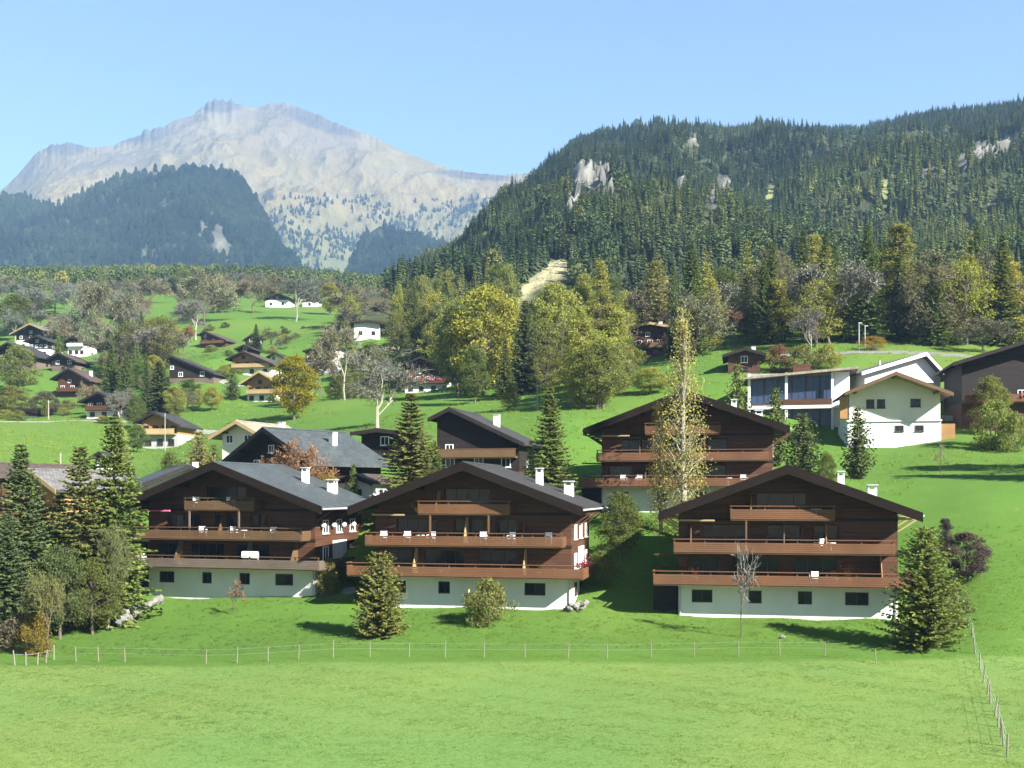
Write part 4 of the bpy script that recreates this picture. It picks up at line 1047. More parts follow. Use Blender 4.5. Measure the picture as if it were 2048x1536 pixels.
# --- middle distance
T('leafy', 588, 212, 712, 100, (.235,.215,.030), 'golden green round tree beside the yellow pine chalet')
T('barepale', 755, 172, 690, 140, GY, 'tall bare tree with white trunk on the open meadow')
T('barepale', 690, 235, 636, 100, TN, 'bare tree with pale stem below the white hillside house')
T('leafy', 672, 238, 760, 44, GR, 'small green tree at the foot of the pale stem')
T('spruce', 318, 242, 722, 92, DK, 'broad blue green conifer beside the long low barn')
T('spruce', 292, 240, 705, 40, DK, 'pointed dark conifer left of the broad one')
T('spruce', 222, 268, 690, 60, GR, 'dim green conifer above the whitewashed chalet')
T('spruce', 252, 264, 705, 52, SP, 'second dim conifer right of the village chalets')
T('leafy', 35, 300, 690, 80, OL, 'olive green tree below the low dark roof house')
T('leafy', 20, 264, 772, 84, OL, 'olive bush above the small white house')
T('leafy', 88, 262, 782, 60, BR, 'brownish garden tree beside the small white house')
T('shrub', 345, 250, 775, 40, GR, 'green bush right of the broad conifer')
T('thuja', 240, 150, 842, 50, OL, 'olive conical tree on the slope left of the tan chalet')
T('leafy', 275, 195, 850, 46, GR, 'green tree hiding the corner of the tan chalet')
T('leafy', 965, 222, 574, 150, YE, 'large yellow green tree left of the dark central conifer')
T('leafy', 915, 228, 600, 100, OL, 'olive tree at the left side of the central cluster')
T('spruce', 1050, 212, 600, 96, DK, 'dark pointed conifer in the central cluster')
T('leafy', 1108, 236, 566, 120, YG, 'yellow green tree behind the dark central conifer')
T('sparse', 1212, 218, 612, 130, (.165,.150,.075), 'thinly leaved greyish tree right of the cluster')
T('poplar', 1202, 262, 520, 64, YG, 'slender yellow poplar rising over the cluster')
T('poplar', 1168, 268, 545, 50, YG, 'second slender poplar left of the taller one')
T('leafy', 1250, 190, 692, 84, OL, 'olive tree at the right foot of the cluster')
T('leafy', 1300, 180, 735, 80, YG, 'yellowish tree beside the birch crown')
T('leafy', 950, 205, 690, 60, SP, 'dark shaded tree under the yellow tree')
T('spruce', 1010, 208, 680, 56, SP, 'small conifer at the meadow edge of the cluster')
T('leafy', 1150, 215, 650, 80, OL, 'olive tree in the middle of the cluster')
T('sparse', 1095, 206, 690, 70, OL, 'thin olive tree at the cluster foot')
T('shrub', 1020, 175, 770, 36, OL, 'small bush with white stake on the meadow')
T('larch', 1412, 250, 524, 92, YG, 'tall yellow larch above the birch')
T('larch', 1378, 246, 596, 60, (.115,.140,.036), 'green larch left of the tall yellow larch')
T('bareleaf', 1446, 232, 605, 80, RU, 'rust brown tree right of the tall larch')
T('leafy', 1545, 232, 590, 110, (.100,.135,.038), 'large green tree behind the glass building')
T('larch', 1536, 262, 530, 76, YG, 'yellow green larch over the large green tree')
T('sparse', 1632, 212, 560, 110, YG, 'pale yellowish tree with forked grey trunk')
T('barepale', 1622, 206, 610, 60, GY, 'bare grey trunk within the pale yellowish tree')
T('larch', 1782, 262, 512, 84, (.200,.170,.040), 'golden larch pointing above the dark spruce')
T('spruce', 1852, 226, 560, 120, SP, 'big dark spruce behind the white hall')
T('spruce', 1905, 214, 650, 60, SP, 'green spruce at the roof end of the white hall')
T('bareleaf', 1925, 236, 555, 116, (.190,.120,.075), 'rusty bare crown right of the big dark spruce')
T('bareleaf', 2012, 228, 570, 130, (.175,.112,.070), 'rusty bare crown at the right picture edge')
T('bareleaf', 1965, 205, 625, 90, BR, 'lower brown tree between the two rusty crowns')
T('bareleaf', 1722, 236, 590, 84, BR, 'brown tree behind the lamp posts')
T('leafy', 1672, 250, 575, 70, GR, 'green tree left of the brown one')
T('sparse', 1745, 205, 672, 60, GO, 'low golden bush behind the white hall roof')
T('shrub', 1560, 190, 692, 70, RU, 'reddish bush above the glass building roof')
T('shrub', 1610, 188, 690, 76, OL, 'olive bush above the glass building roof')
T('shrub', 1655, 190, 690, 60, YG, 'yellowish bush above the glass building roof')
T('spruce', 1345, 226, 620, 44, DK, 'dark conifer in front of the cream terrace chalet')
T('bare', 1330, 240, 600, 60, BR, 'brown bare tree above the cream terrace chalet')
# --- left hillside
hg = 'trees of the left hillside'
for a in [('bareleaf',410,425,526,104,TN,'largest tan crowned bare tree on the left hillside'),
 ('barepale',392,400,592,70,GY,'grey stemmed bare tree under the largest tan crown'),
 ('bareleaf',212,385,545,96,BR,'brown crowned tree left of the open meadow'),
 ('bareleaf',205,340,628,84,TN,'tan bare tree above the village chalets'),
 ('bareleaf',236,330,668,84,BR,'brown bare tree right of the bright windowed chalet'),
 ('bare',110,470,556,90,GY,'grey bare tree above the uppermost village chalet'),
 ('bare',160,455,560,80,GY,'second grey bare tree right of the first grey one'),
 ('barepale',148,400,605,60,GY,'pale stemmed tree over the bright windowed chalet'),
 ('bareleaf',302,525,545,64,TN,'small tan tree left of the lone barn'),
 ('barepale',592,432,545,90,GY,'bare tree with pale trunk between the two farmhouses'),
 ('bareleaf',508,470,552,70,BR,'brown tree left of the white based farmhouse'),
 ('bareleaf',468,520,550,64,TN,'small tan tree right of the largest tan crown'),
 ('leafy',660,470,566,50,YG,'yellowish round tree right of the small farmhouse'),
 ('bareleaf',722,400,566,96,TN,'wide tan tree above the white hillside house'),
 ('bare',762,395,568,60,GY,'grey tree above the right end of the white hillside house'),
 ('bareleaf',700,420,590,50,BR,'brown tree left of the wide tan one'),
 ('leafy',310,330,636,66,OL,'olive tree beside the green village meadow'),
 ('spruce',286,335,640,26,DK,'narrow dark conifer beside the olive tree'),
 ('bareleaf',366,330,640,50,RU,'rust tinted tree left of the knoll chalet'),
 ('bare',262,400,600,70,GY,'thin grey tree at the meadow border'),
 ('leafy',30,420,588,80,GR,'green tree high above the left village'),
 ('leafy',70,470,585,60,OL,'olive tree at the top left of the village'),
 ('spruce',512,330,648,34,SP,'small conifer beside the tiny dark barn'),
 ('bare',545,330,655,60,BR,'leafless brown tree above the honey chalet'),
 ('leafy',445,470,580,44,GR,'green shrubby tree on the skyline meadow'),
 ('leafy',820,330,645,60,GR,'green tree at the right end of the hillside'),
 ('sparse',725,250,720,110,OL,'thin olive tree left of the meadow chalet'),
 ('spruce',832,290,690,50,SP,'conifer behind the meadow chalet'),
 ('leafy',880,300,610,70,OL,'olive tree above the meadow chalet'),
 ('spruce',805,300,655,44,SP,'dark conifer left of the meadow chalet roof'),
 ('leafy',450,290,730,40,YG,'yellow bush before the honey chalet'),
 ('bareleaf',640,262,690,60,BR,'brown tree hiding the tall cream chalet'),
 ('thuja',465,262,735,36,DK,'dark garden conifer left of the yellow pine chalet'),
 ('leafy',425,290,742,46,OL,'olive bush at the end of the long low barn'),
 ('leafy',380,268,760,50,GR,'round green bush under the long low barn'),
 ('bareleaf',180,255,760,40,BR,'brown twiggy tree beside the whitewashed chalet'),
 ('leafy',270,225,790,44,GR,'green tree right of the whitewashed chalet'),
 ('bare',240,240,770,50,GY,'grey twiggy tree right of the whitewashed chalet')]:
    T(*a[:6], a[6], group=hg)
# --- trees along the foot of the forest slope
rf = random.Random(31)
MARKS = [(800, 'right of the white hillside house'), (850, 'behind the meadow chalet'), (900, 'behind the olive cluster tree'), (945, 'behind the large yellow tree'), (1000, 'below the pale rock slide'), (1075, 'behind the central conifer'), (1150, 'behind the slender poplars'), (1240, 'behind the cream terrace chalet'), (1370, 'behind the tall larch'), (1480, 'behind the large green tree'),
         (1600, 'behind the forked grey trunk'), (1700, 'behind the lamp posts'), (1800, 'behind the big dark spruce'), (1900, 'behind the rusty crowns'), (2000, 'at the right picture edge')]
for q in range(190):
    px = 800+q*6.75+rf.uniform(-9, 9); Y = rf.choice([rf.uniform(300, 400), rf.uniform(255, 330)]) if px > 1270 else rf.uniform(300, 400)
    x = (px-1024)/F*Y
    top = np.interp(px, [800, 900, 1000, 1100, 1400, 2060], [575, 550, 545, 570, 575, 575])+rf.uniform(-25, 45)+(25 if Y < 300 else 0)
    if abs(px-1090) < 66: top = max(top, 604)+rf.uniform(0, 20)
    kind = rf.choice(['spruce', 'spruce', 'spruce', 'larch', 'larch', 'leafy', 'poplar', 'poplar', 'bareleaf']) if px > 1270 else rf.choice(['spruce', 'spruce', 'spruce', 'larch', 'leafy', 'poplar'])
    colr = {'spruce': SP if rf.random() < .6 else (.05,.085,.035), 'larch': rf.choice([YG, OL, GR]), 'leafy': rf.choice([OL, GR, LG, OL]), 'poplar': rf.choice([YG, LG]), 'bareleaf': rf.choice([BR, TN, OL])}[kind]
    mk = [m_ for a_, m_ in MARKS if px >= a_-12][-1] if px >= 800 else MARKS[0][1]
    T(kind, px, Y, top, {'spruce': 44, 'larch': 42, 'leafy': 64, 'poplar': 28, 'bareleaf': 60}[kind]*rf.uniform(.85, 1.25), colr,
      {'spruce': 'dark conifer', 'larch': 'olive green larch', 'leafy': 'rounded green tree', 'poplar': 'slender pale tree', 'bareleaf': 'brownish twiggy tree'}[kind]+' at the foot of the forest hill '+mk, group='trees along the foot of the forest hill')
# --- more leafless trees on the left hillside and wood behind the right houses
def hides(px, Y, top, w):
    return any(a[4]-w*.3 < px < a[5]+w*.3 and Y < a[6]+8 and top < a[3] for a, k in HOUSES)
rh = random.Random(77)
ZON = [(26, 0, 330, 232, 400, ['spruce','leafy','thuja','spruce'], 'standing among the village chalets'), (14, 590, 810, 225, 335, ['leafy','sparse','spruce','bareleaf'], 'left of the meadow chalet'), (34, 0, 285, 380, 560, ['bareleaf','bare','barepale','bare'], 'on the left hillside above the village roofs'), (10, 380, 470, 440, 600, ['bareleaf','bare'], 'beside the largest tan crown'), (16, 640, 830, 345, 520, ['bareleaf','bare','sparse'], 'above the white hillside house'),
       (10, 480, 660, 560, 640, ['bareleaf','bare'], 'behind the skyline farmhouses'), (10, 270, 380, 540, 640, ['bareleaf','leafy','bare'], 'round the lone dark barn'), (10, 200, 330, 300, 360, ['sparse','leafy','bareleaf'], 'between the village chalets and the long barn'),
       (80, 1290, 2075, 212, 275, ['leafy','sparse','bareleaf','spruce','spruce','larch','larch','larch','poplar','poplar','spruce'], 'in the wood above the right houses'), (30, 870, 1300, 215, 290, ['leafy','leafy','sparse','spruce','larch'], 'in the central cluster'), (16, 1150, 1345, 160, 205, ['leafy','sparse','poplar'], 'between the cluster and the rear chalet'), (22, 300, 720, 235, 330, ['leafy','sparse','thuja','bareleaf'], 'among the houses of the middle slope'), (14, 780, 930, 290, 420, ['spruce','larch','poplar','leafy'], 'right of the hillside meadows')]
WORD = {'bareleaf': 'twiggy tree', 'bare': 'bare tree', 'barepale': 'pale stemmed bare tree', 'leafy': 'leafy tree', 'sparse': 'thinly leaved tree', 'spruce': 'conifer', 'poplar': 'slender tree', 'larch': 'larch', 'thuja': 'cone shaped tree'}
CW = {'TN': TN, 'GY': GY, 'BR': BR, 'OL': OL, 'GR': GR, 'YG': YG, 'SP': SP, 'RU': RU}; CN = {'TN': 'tan', 'GY': 'grey', 'BR': 'brown', 'OL': 'olive', 'GR': 'green', 'YG': 'yellowish', 'SP': 'dark green', 'RU': 'rusty'}
for n, a0, a1, y0, y1, kinds, where in ZON:
    done = 0; tries = 0
    while done < n and tries < n*12:
        tries += 1; px = rh.uniform(a0, a1); Y = rh.uniform(y0, y1); kd = rh.choice(kinds)
        x = (px-1024)/F*Y; z = g1(x, Y); hm = rh.uniform(8, 15)*(0.55 if Y < 300 and px < 720 else 0.85 if Y < 205 else 1.3 if px > 1290 else 1.1 if px > 860 else 1.0); hm *= 1.25 if kd in ('spruce', 'larch', 'poplar') and px > 860 else 1.0; top = HZ-(z+hm)*F/Y; w = hm*F/Y*(.4 if kd in ('spruce', 'poplar', 'larch', 'thuja') else .8)
        if hides(px, Y, top, w): continue
        if 1040 < px < 1140 and top < 600: continue
        ck = rh.choice({'spruce': ['SP', 'SP', 'GR'], 'thuja': ['GR', 'SP'], 'larch': ['OL', 'YG', 'YG'], 'poplar': ['YG', 'OL'], 'leafy': ['OL', 'GR', 'YG'], 'sparse': ['OL', 'YG', 'TN'], 'bareleaf': ['TN', 'BR', 'GY', 'BR'], 'bare': ['GY', 'BR'], 'barepale': ['GY']}[kd])
        plant(kd, x, Y, z-.1, hm, w*Y/F/2, CW[ck], CN[ck]+' '+WORD[kd]+' '+(('in the wood '+[m_ for a_, m_ in MARKS if px >= a_-12][-1]) if px > 1290 and Y > 205 else where)+(', tall' if hm > 12 else ', low' if hm < 8 else ''), 'tree', 'trees '+where); done += 1
# trees beyond the right picture edge whose long shadows cross the field
for k, (x, y, h_) in enumerate(((60, 113, 15), (65, 117, 16), (70, 113, 15))):
    plant('spruce' if k != 1 else 'leafy', x, y, g1(x, y)-.2, h_, 3.4, SP, ('first','second','third')[k]+' tree beyond the right edge whose shadow crosses the field', 'tree')
# --- garden bushes of the village
for q in range(60):
    px = rf.uniform(0, 720); Y = rf.uniform(215, 420); x = (px-1024)/F*Y
    s = rf.uniform(0.8, 2.2); cc = rf.choice([GR, OL, SP, YG])
    plant('shrub', x, Y, g1(x, Y)-.1, s*1.1, s, cc, {GR: 'green', OL: 'olive', SP: 'dark', YG: 'yellowish'}[cc]+' garden bush on the village slope '+(('near the uppermost chalets' if Y > 330 else 'below the brown timber chalet') if px < 190 else ('near the knoll chalet' if Y > 330 else 'near the long low barn') if px < 440 else ('above the honey coloured chalet' if Y > 310 else 'round the yellow pine chalet') if px < 580 else 'below the white hillside house'), 'shrub', 'garden bushes of the village')
# ------------------------------------------------------------------ fences, posts, walls
def fence(name, label, pts, h, r, mat_, wires, tilt=0.06, group=None):
    rg = random.Random(len(pts))
    x, y = pts[0]; root = empty(name, (x, y, g1(x, y))); tag(root, label, 'fence')
    pm = MB().tube([(0,0,-0.3), (0,0,h*0.97), (0,0,h)], [r, r*0.9, r*0.45], 6).mesh('post', M[mat_])
    P3 = []
    for (a, c) in pts:
        z = g1(a, c); o = obj('post', pm, root, (a-x, c-y, z-root.location.z)); o.rotation_euler = (rg.uniform(-tilt, tilt), rg.uniform(-tilt, tilt), rg.random()*3); o.scale = (1, 1, rg.uniform(.85, 1.12))
        P3.append(Vector((a-x, c-y, z-root.location.z)))
    for f in wires:
        w = MB().tube([tuple(p+Vector((0,0,h*f))) for p in P3], [0.006]*len(P3), 3, cap=False); w.build('wire', M['metal'], root)
    return root
fx = [152,197,250,412,474,536,597,666,740,818,890,968,1050,1136,1214,1302,1388,1477,1560,1650]
fence('wire_fence', 'row of thin pale posts along the edge of the near meadow', [((px-1024)/F*Y, Y) for px, Y in [(px, 80.3+0.6*math.sin(px*.01)) for px in fx]+[(1752, 77.5)]], 1.15, 0.042, 'post', (0.55, 0.9))
fr = [(1893,104),(1900,98.5),(1907,94.5),(1914,91),(1930,87.5),(1945,83.5),(1950,79.5),(1960,75.5),(1966,72),(1975,68.5),(1981,65.3),(1990,62.2),(1996,59.4),(2002,56.8),(2007,54.4),(2014,52)]
fence('pasture_fence', 'weathered post and rail fence running down the right field', [((px-1024)/F*Y, Y) for px, Y in fr], 1.15, 0.05, 'post', (0.3, 0.6, 0.92), 0.12)
fl = [(108,82),(92,80.5),(75,79.5),(52,79),(30,79)]
fence('corner_fence', 'short thick fence posts under the golden bush', [((px-1024)/F*Y, Y) for px, Y in fl], 1.0, 0.055, 'post', (0.8,), 0.12)
def pole(px, Y, top, r, mat_, label, cat='pole', lamp=False):
    x = (px-1024)/F*Y; z = g1(x, Y); h = (HZ-top)/F*Y-z
    root = empty('lamp_post' if lamp else 'utility_pole', (x, Y, z)); tag(root, label, 'lamp post' if lamp else cat)
    MB().tube([(0,0,-.4), (0,0,h*.5), (0,0,h)], [r, r*.85, r*.7], 8).build('shaft', M[mat_], root)
    if lamp: MB().box(-.12, .55, -.1, .1, h-.05, h+.08).build('lamp_head', M['metal'], root)
    else: MB().box(-.05, .05, -.4, .4, h-.45, h-.33).build('cross_arm', M[mat_], root)
pole(1075, 172, 768, .13, 'bark_pale', 'pale wooden pole on the meadow before the central cluster')
pole(97, 246, 800, .14, 'bark_pale', 'pale wooden pole at the end of the flat meadow')
pole(121, 172, 905, .13, 'bark_pale', 'pale wooden pole behind the dark edge spruce')
pole(1718, 205, 646, .10, 'metal', 'taller thin lamp post above the white hall roof', lamp=True)
pole(1730, 207, 652, .10, 'metal', 'lamp post just right of the taller one', lamp=True)
pole(330, 200, 826, .10, 'bark_pale', 'pale flag pole before the tan balcony chalet')
# stones of the boulder slope left of the left chalet
root = empty('boulder_wall', P(285, 1212, 101)); tag(root, 'dry wall of pale boulders below the left chalet corner', 'wall')
rb = random.Random(4)
def boulder(seed):
    rg = random.Random(seed); import bmesh
    bm = bmesh.new(); bmesh.ops.create_icosphere(bm, subdivisions=1, radius=1.0)
    for v in bm.verts: v.co *= rg.uniform(.72, 1.12); v.co.z *= .75
    me = bpy.data.meshes.new('boulder'); bm.to_mesh(me); bm.free(); me.materials.append(M['stone']); return me
bl = [boulder(s) for s in range(6)]
for q in range(64):
    t = rb.random(); px = 235+85*t; py = 1247-60*t+rb.uniform(-9, 7); Y = 98.0+6.0*t
    x = (px-1024)/F*Y; z = max((HZ-py)/F*Y, g1(x, Y)-.05); z = min(z, g1(x, Y)+1.2)
    o = obj('boulder', bl[q % 6], root, (x-root.location.x, Y-root.location.y+rb.uniform(-.3,.3), z-root.location.z)); s = rb.uniform(.22, .52)
    o.scale = (s*rb.uniform(.8, 1.4), s, s); o.rotation_euler = (rb.random(), rb.random(), rb.random()*6)
bpy.context.view_layer.update()

# ------------------------------------------------------------------ things on the balconies and lawn
def chair_parts():
    s = MB().box(-.24, .24, -.24, .24, .40, .45); b_ = MB()
    b_.box(-.24, .24, .20, .25, .46, .58); b_.box(-.24, .24, .22, .26, .62, .88)
    for x in (-.22, .22): b_.box(x-.02, x+.02, .205, .245, .45, .90)
    l = MB().tube([(0,0,0), (0,0,.40)], [.018, .022], 5)
    a = MB().box(-.025, .025, -.22, .22, .62, .65).box(-.015, .015, -.21, -.18, .45, .62)
    return s.mesh('seat', M['plastic']), b_.mesh('backrest', M['plastic']), l.mesh('leg', M['plastic']), a.mesh('armrest', M['plastic'])
CHP = chair_parts()
def chair(ci, x, y, z, rz, label):
    p, r = on_chalet(ci, x, y, z); e = empty('garden_chair', p, r+rz); e.scale = (1.2, 1.2, 1.2); tag(e, label, 'chair', 'white chairs on the balconies')
    obj('seat', CHP[0], e); obj('backrest', CHP[1], e)
    for sx in (-.2, .2):
        for sy in (-.2, .2): obj('leg', CHP[2], e, (sx, sy, 0))
    for sx in (-.25, .25): obj('armrest', CHP[3], e, (sx, 0, 0))
def table(ci, x, y, z, label):
    p, r = on_chalet(ci, x, y, z); e = empty('garden_table', p, r); tag(e, label, 'table')
    MB().cyl(0, 0, .70, .735, .42, 14).build('table_top', M['plastic'], e); MB().cyl(0, 0, .03, .699, .04, 8).build('stem', M['plastic'], e); MB().cyl(0, 0, 0, .03, .25, 10).build('foot', M['plastic'], e)
def pot(ci, x, y, z, label, flower, s=1.0):
    p, r = on_chalet(ci, x, y, z); e = empty('potted_plant', p, r); e.scale = (s, s, s); tag(e, label, 'plant')
    MB().cyl(0, 0, 0, .3, .12, 10, .17).build('pot', M['terracotta'], e)
    rg = random.Random(int(x*31+z*7)); f = MB()
    for _ in range(70):
        a, c, d = rg.gauss(0, .14), rg.gauss(0, .14), .32+abs(rg.gauss(0, .22)); q = rg.uniform(.03, .07)
        f.poly([(a-q, c, d), (a, c-q, d+q*.5), (a+q, c, d), (a, c+q, d-q*.5)], [(0,1,2,3)])
    f.build('foliage', M[flower], e)
B1, B2, B3 = 2.875, 5.585, 8.385
for ci, x, z, rz, lb in [(0,-2.9,B3,.4,'white chair at the left end of the left chalet top balcony'),(0,0.8,B3,-.4,'white chair in the middle of the left chalet top balcony'),
    (0,-2.2,B2,.2,'white chair left of the grey partition on the left chalet middle balcony'),(0,1.2,B2,0,'white chair just right of the partition on the left chalet middle balcony'),(0,5.3,B2,.5,'white chair near the right end of the left chalet middle balcony'),
    (0,-8.9,B1,.3,'white chair on the left corner of the left chalet lower balcony'),
    (1,-7.8,B2,.3,'white chair at the left end of the middle chalet balcony'),(1,-5.6,B2,.2,'white chair beside the dark door of the middle chalet balcony'),(1,-3.4,B2,-.3,'white chair in the left half of the middle chalet balcony'),
    (1,1.4,B2,.3,'white chair right of the pale partition on the middle chalet balcony'),(1,3.9,B2,-.2,'white chair beside the brown partition on the middle chalet balcony'),(1,7.2,B2,.1,'white chair at the right end of the middle chalet balcony'),
    (2,2.6,B2,.9,'white chair alone on the right chalet middle balcony'),(2,2.2,B1,.2,'white chair on the right chalet lower balcony'),(3,-6.5,B1,.3,'white chair at the left end of the rear chalet lower balcony'),(3,-4.9,B1,-.2,'white chair left of the birch on the rear chalet lower balcony'),(3,6.0,B1,.2,'white chair right of the birch on the rear chalet lower balcony')]:
    chair(ci, x, -1.2, z, rz+math.pi*(0 if ci % 2 else 1), lb)
table(0, -1.0, -.95, B3, 'round white table on the left chalet top balcony'); table(1, -4.5, -.9, B2, 'round white table on the middle chalet balcony'); table(2, 3.6, -.9, B2, 'round white table on the right chalet middle balcony')
table(0, 2.1, -.95, B2, 'round white table on the left chalet middle balcony'); table(2, 2.4, -.95, B3, 'round white table on the right chalet top balcony'); table(3, 4.4, -.95, B1, 'round white table on the rear chalet lower balcony')
def rack(ci, x, y, z, label):
    p, r = on_chalet(ci, x, y, z); e = empty('drying_rack', p, r); tag(e, label, 'drying rack')
    for s in (-.75, .75): MB().tube([(s,-.3,0), (s,.3,1.05)], [.02,.02], 5).tube([(s,.3,0), (s,-.3,1.05)], [.02,.02], 5).build('frame', M['metal'], e)
    c = MB()
    for k in range(9):
        xx = -.72+k*.18; c.prism([(-.32,1.05),(-.30,1.06),(.02,1.10),(.04,1.05),(.03,.45),(0.0,.45),(.0,1.04),(-.3,1.02),(-.34,.5),(-.36,.5)], xx-.085, xx+.085, 'x')
    c.build('laundry', M['plastic'], e); 
rack(0, 2.9, -1.15, B1+.35, 'white laundry on a rack at the left chalet lower balcony')
pot(0, -4.9, -1.2, B1, 'potted plant with pale blooms beside the left chalet lower partition', 'fabric_yellow', 1.5)
for k, x in enumerate((-4.7, -2.6, 6.3)): pot(1, x, -1.2, (B3, B1, B1)[k], ('potted plant on the middle chalet top balcony','potted plant left on the middle chalet lower balcony','potted plant right on the middle chalet lower balcony')[k], 'leafpot', 1.3)
for k, x in enumerate((-7.6, 3.9, 4.9)): pot(2, x, -1.2, (B1, B1, B1)[k], ('potted plant at the left end of the right chalet lower balcony','orange potted flowers on the right chalet lower balcony','second orange potted flowers beside the first on the right chalet')[k], ('terracotta','wood_tan','wood_tan')[k], 1.7)
for k, y in enumerate((1.0, 2.6, 4.2)): pot(1, 9.75, y, B1, ('pink potted flowers at the front corner of the middle chalet','pink potted flowers along the side balcony of the middle chalet','pink potted flowers farthest back on the side balcony of the middle chalet')[k], 'pink', 1.7)
# globe lamps along the dark side of the left chalet
for k in range(4):
    p, r = on_chalet(0, 9.16, 1.2+k*2.3, 6.75-0.02*k); e = empty('globe_lamp', p, r); tag(e, ('first globe lamp from the front','second globe lamp from the front','third globe lamp from the front','rearmost globe lamp')[k]+' on the left chalet side wall', 'lamp', 'globe lamps on the side wall')
    import bmesh
    bm = bmesh.new(); bmesh.ops.create_icosphere(bm, subdivisions=2, radius=.27); me = bpy.data.meshes.new('globe'); bm.to_mesh(me); bm.free(); me.materials.append(M['plastic']); me.shade_smooth(); obj('globe', me, e, (.12, 0, 0))
    MB().box(-.155, .0, -.05, .05, -.05, .05).build('bracket', M['metal'], e)
# closed yellow parasol by the middle chalet
x, Y = (938-1024)/F*93.5, 93.5
e = empty('parasol', (x, Y, g1(x, Y))); tag(e, 'closed yellow parasol standing before the middle chalet', 'parasol')
MB().tube([(0,0,0), (0,0,2.6)], [.03,.03], 6).build('pole', M['metal'], e)
c = MB(); n = 10
c.tube([(0,0,.95), (0,0,1.2), (.02,0,1.7), (0,0,2.3), (0,0,2.62)], [.10,.24,.22,.12,.03], n); c.build('canopy', M['fabric_yellow'], e); MB().cyl(0,0,0,.1,.28,10).build('base', M['grey'], e)
# white stone on the lawn
o = obj('lawn_stone', boulder(77)); o.location = P(1565, 1266, 86.5); o.location.z = g1(o.location.x, o.location.y)+.1; o.scale = (.3, .25, .25); tag(o, 'pale stone lying on the lawn before the right chalet', 'stone')
# sun-bleached rock garden at the right corner of the middle chalet
root = empty('rock_garden', P(1150, 1203, 96)); root.location.z = g1(root.location.x, 96); tag(root, 'pale rock garden at the right corner of the middle chalet', 'rock garden')
for q in range(22):
    a, c = rb.uniform(-1.0, 1.1), rb.uniform(-.8, .8); o = obj('boulder', bl[q % 6], root, (a, c, g1(root.location.x+a, 96+c)-root.location.z+rb.uniform(0, .5))); s = rb.uniform(.16, .34); o.scale = (s*1.2, s, s); o.rotation_euler = (rb.random(), rb.random(), rb.random()*6)
# parked cars by the lane behind the white hall and in the village
def car(px, Y, rz, colr, label):
    m_ = surf_mat('car_paint', colr, 0.3, 0.03, spec=0.6)
    x = (px-1024)/F*Y; e = empty('parked_car', (x, Y, g1(x, Y)), rz); tag(e, label, 'car')
    body = [(-2.1,.32),(-2.15,.75),(-1.95,.92),(-1.3,1.0),(-.75,1.45),(.85,1.48),(1.5,1.02),(2.1,.9),(2.15,.4),(2.0,.3)]
    MB().prism(body, -.82, .82).build('body', m_, e)
    MB().prism([(-1.12,1.02),(-.70,1.38),(.80,1.41),(1.32,1.03)], -.835, .835).build('window_band', M['glass'], e)
    MB().prism([(-1.32,1.03),(-.78,1.46),(-.80,1.49),(-1.36,1.05)], -.7, .7).build('windscreen', M['glass'], e)
    wm = MB().tube([(0,-.1,0), (0,.1,0)], [.32,.32], 14).mesh('wheel', M['roof_dark']); hm_ = MB().tube([(0,-.105,0), (0,.105,0)], [.18,.18], 10).mesh('rim', M['metal'])
    for sx in (-1.3, 1.3):
        for sy in (-.74, .74): w = obj('wheel', wm, e, (sx, sy, .32)); obj('rim', hm_, w)
    for sy in (-.6, .6): MB().box(-2.17, -2.1, sy-.18, sy+.18, .66, .8).build('headlight', M['plastic'], e)


# gravel paths and the lane (strips laid just over the ground)
def strip(name, pts, w, m_):
    P2 = [Vector(((px-1024)/F*Y, Y)) for px, Y in pts]; q = []
    for a, c in zip(P2[:-1], P2[1:]):
        n_ = max(2, int((c-a).length/1.2)); q += [a+(c-a)*k/n_ for k in range(n_)]
    q.append(P2[-1]); v, f = [], []
    for k, p in enumerate(q):
        d = (q[min(k+1, len(q)-1)]-q[max(k-1, 0)]).normalized(); nn = Vector((-d.y, d.x))
        for t in (-1, -.33, .33, 1):
            e = p+nn*(w/2*t*(1+.12*math.sin(k*1.7+t))); v.append((e.x, e.y, g1(e.x, e.y)+(.05 if abs(t) < 1 else .015)))
    for k in range(len(q)-1):
        for j in range(3): f.append((k*4+j, k*4+j+1, k*4+5+j, k*4+4+j))
    tag(obj(name, mesh_from(name, v, f, M[m_], True)), kind='structure')
M['gravel'] = surf_mat('gravel', (0.24, 0.225, 0.19), 0.95, 0.3, (1, 1, 1), 6, 0.1, 0.03)
strip('path', [(596, 104.5), (660, 103.0), (735, 103.5), (800, 108)], 1.3, 'gravel')
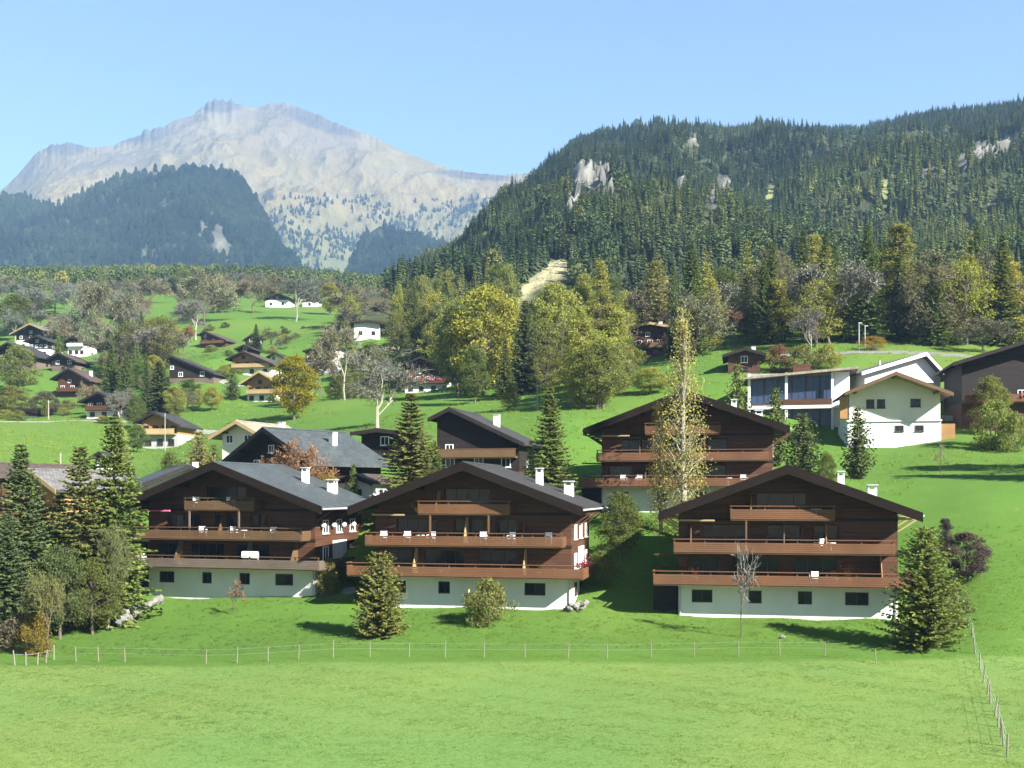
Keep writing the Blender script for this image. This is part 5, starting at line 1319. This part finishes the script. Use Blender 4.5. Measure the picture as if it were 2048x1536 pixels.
strip('lane', [(1560, 206), (1680, 202), (1800, 204), (1960, 200), (2140, 196)], 3.4, 'asphalt')
strip('lane', [(-60, 236), (60, 239), (170, 240), (270, 236), (330, 226), (430, 214)], 2.6, 'gravel')
strip('lane', [(380, 300), (470, 282), (560, 292), (660, 300), (780, 300)], 2.6, 'gravel')

# ------------------------------------------------------------------ grass blades on the nearest meadow and lawn
def tuft(seed, n, hgt, spread):
    rg = np.random.default_rng(seed); v, f = [], []
    for k in range(n):
        a = rg.uniform(0, 6.283); b0 = np.array([rg.normal()*spread, rg.normal()*spread, -.02]); d = np.array([math.cos(a), math.sin(a), 0]); s = np.array([-d[1], d[0], 0])*0.012
        h = hgt*rg.uniform(.5, 1.2); i = len(v)
        v += [tuple(b0-s), tuple(b0+s), tuple(b0+d*h*.25+s*.7+np.array([0,0,h*.7])), tuple(b0+d*h*.25-s*.7+np.array([0,0,h*.7])), tuple(b0+d*h*.6+np.array([0,0,h]))]
        f += [(i,i+1,i+2,i+3), (i+3,i+2,i+4)]
    return mesh_from('grass_tuft', v, f, M['tuft'])
TU = [tuft(i, 12, .05, .10) for i in range(4)]
n = 70000
yy = 48+(98-48)*rng.random(n)**0.8; xx = (rng.random(n)*2-1)*0.52*yy
scatter('grass', np.stack([xx, yy, gz(xx, yy)], -1), rng.uniform(.6, 1.25, n), rng.random(n)*6.28, rng.integers(0, 4, n), TU, 'short pale grass of the near meadow', 'grass')
WEED = [tuft(40+i, 16, .22, .16) for i in range(3)]
n = 26000
yy = 84*np.exp(rng.random(n)*math.log(420/84)); xx = (rng.random(n)*2-1)*0.5*yy; keep = np.array([mnoise.noise(Vector((a*.05, b_*.05, 3.0))) > -.15 for a, b_ in zip(xx, yy)])
xx, yy = xx[keep], yy[keep]
scatter('meadow_weeds', np.stack([xx, yy, gz(xx, yy)], -1), rng.uniform(.5, 1.5, len(xx))*np.clip(yy/130, .6, 1.8), rng.random(len(xx))*6.28, rng.integers(0, 3, len(xx)), WEED, 'rough grass and weeds scattered over lawn and hillside', 'grass')
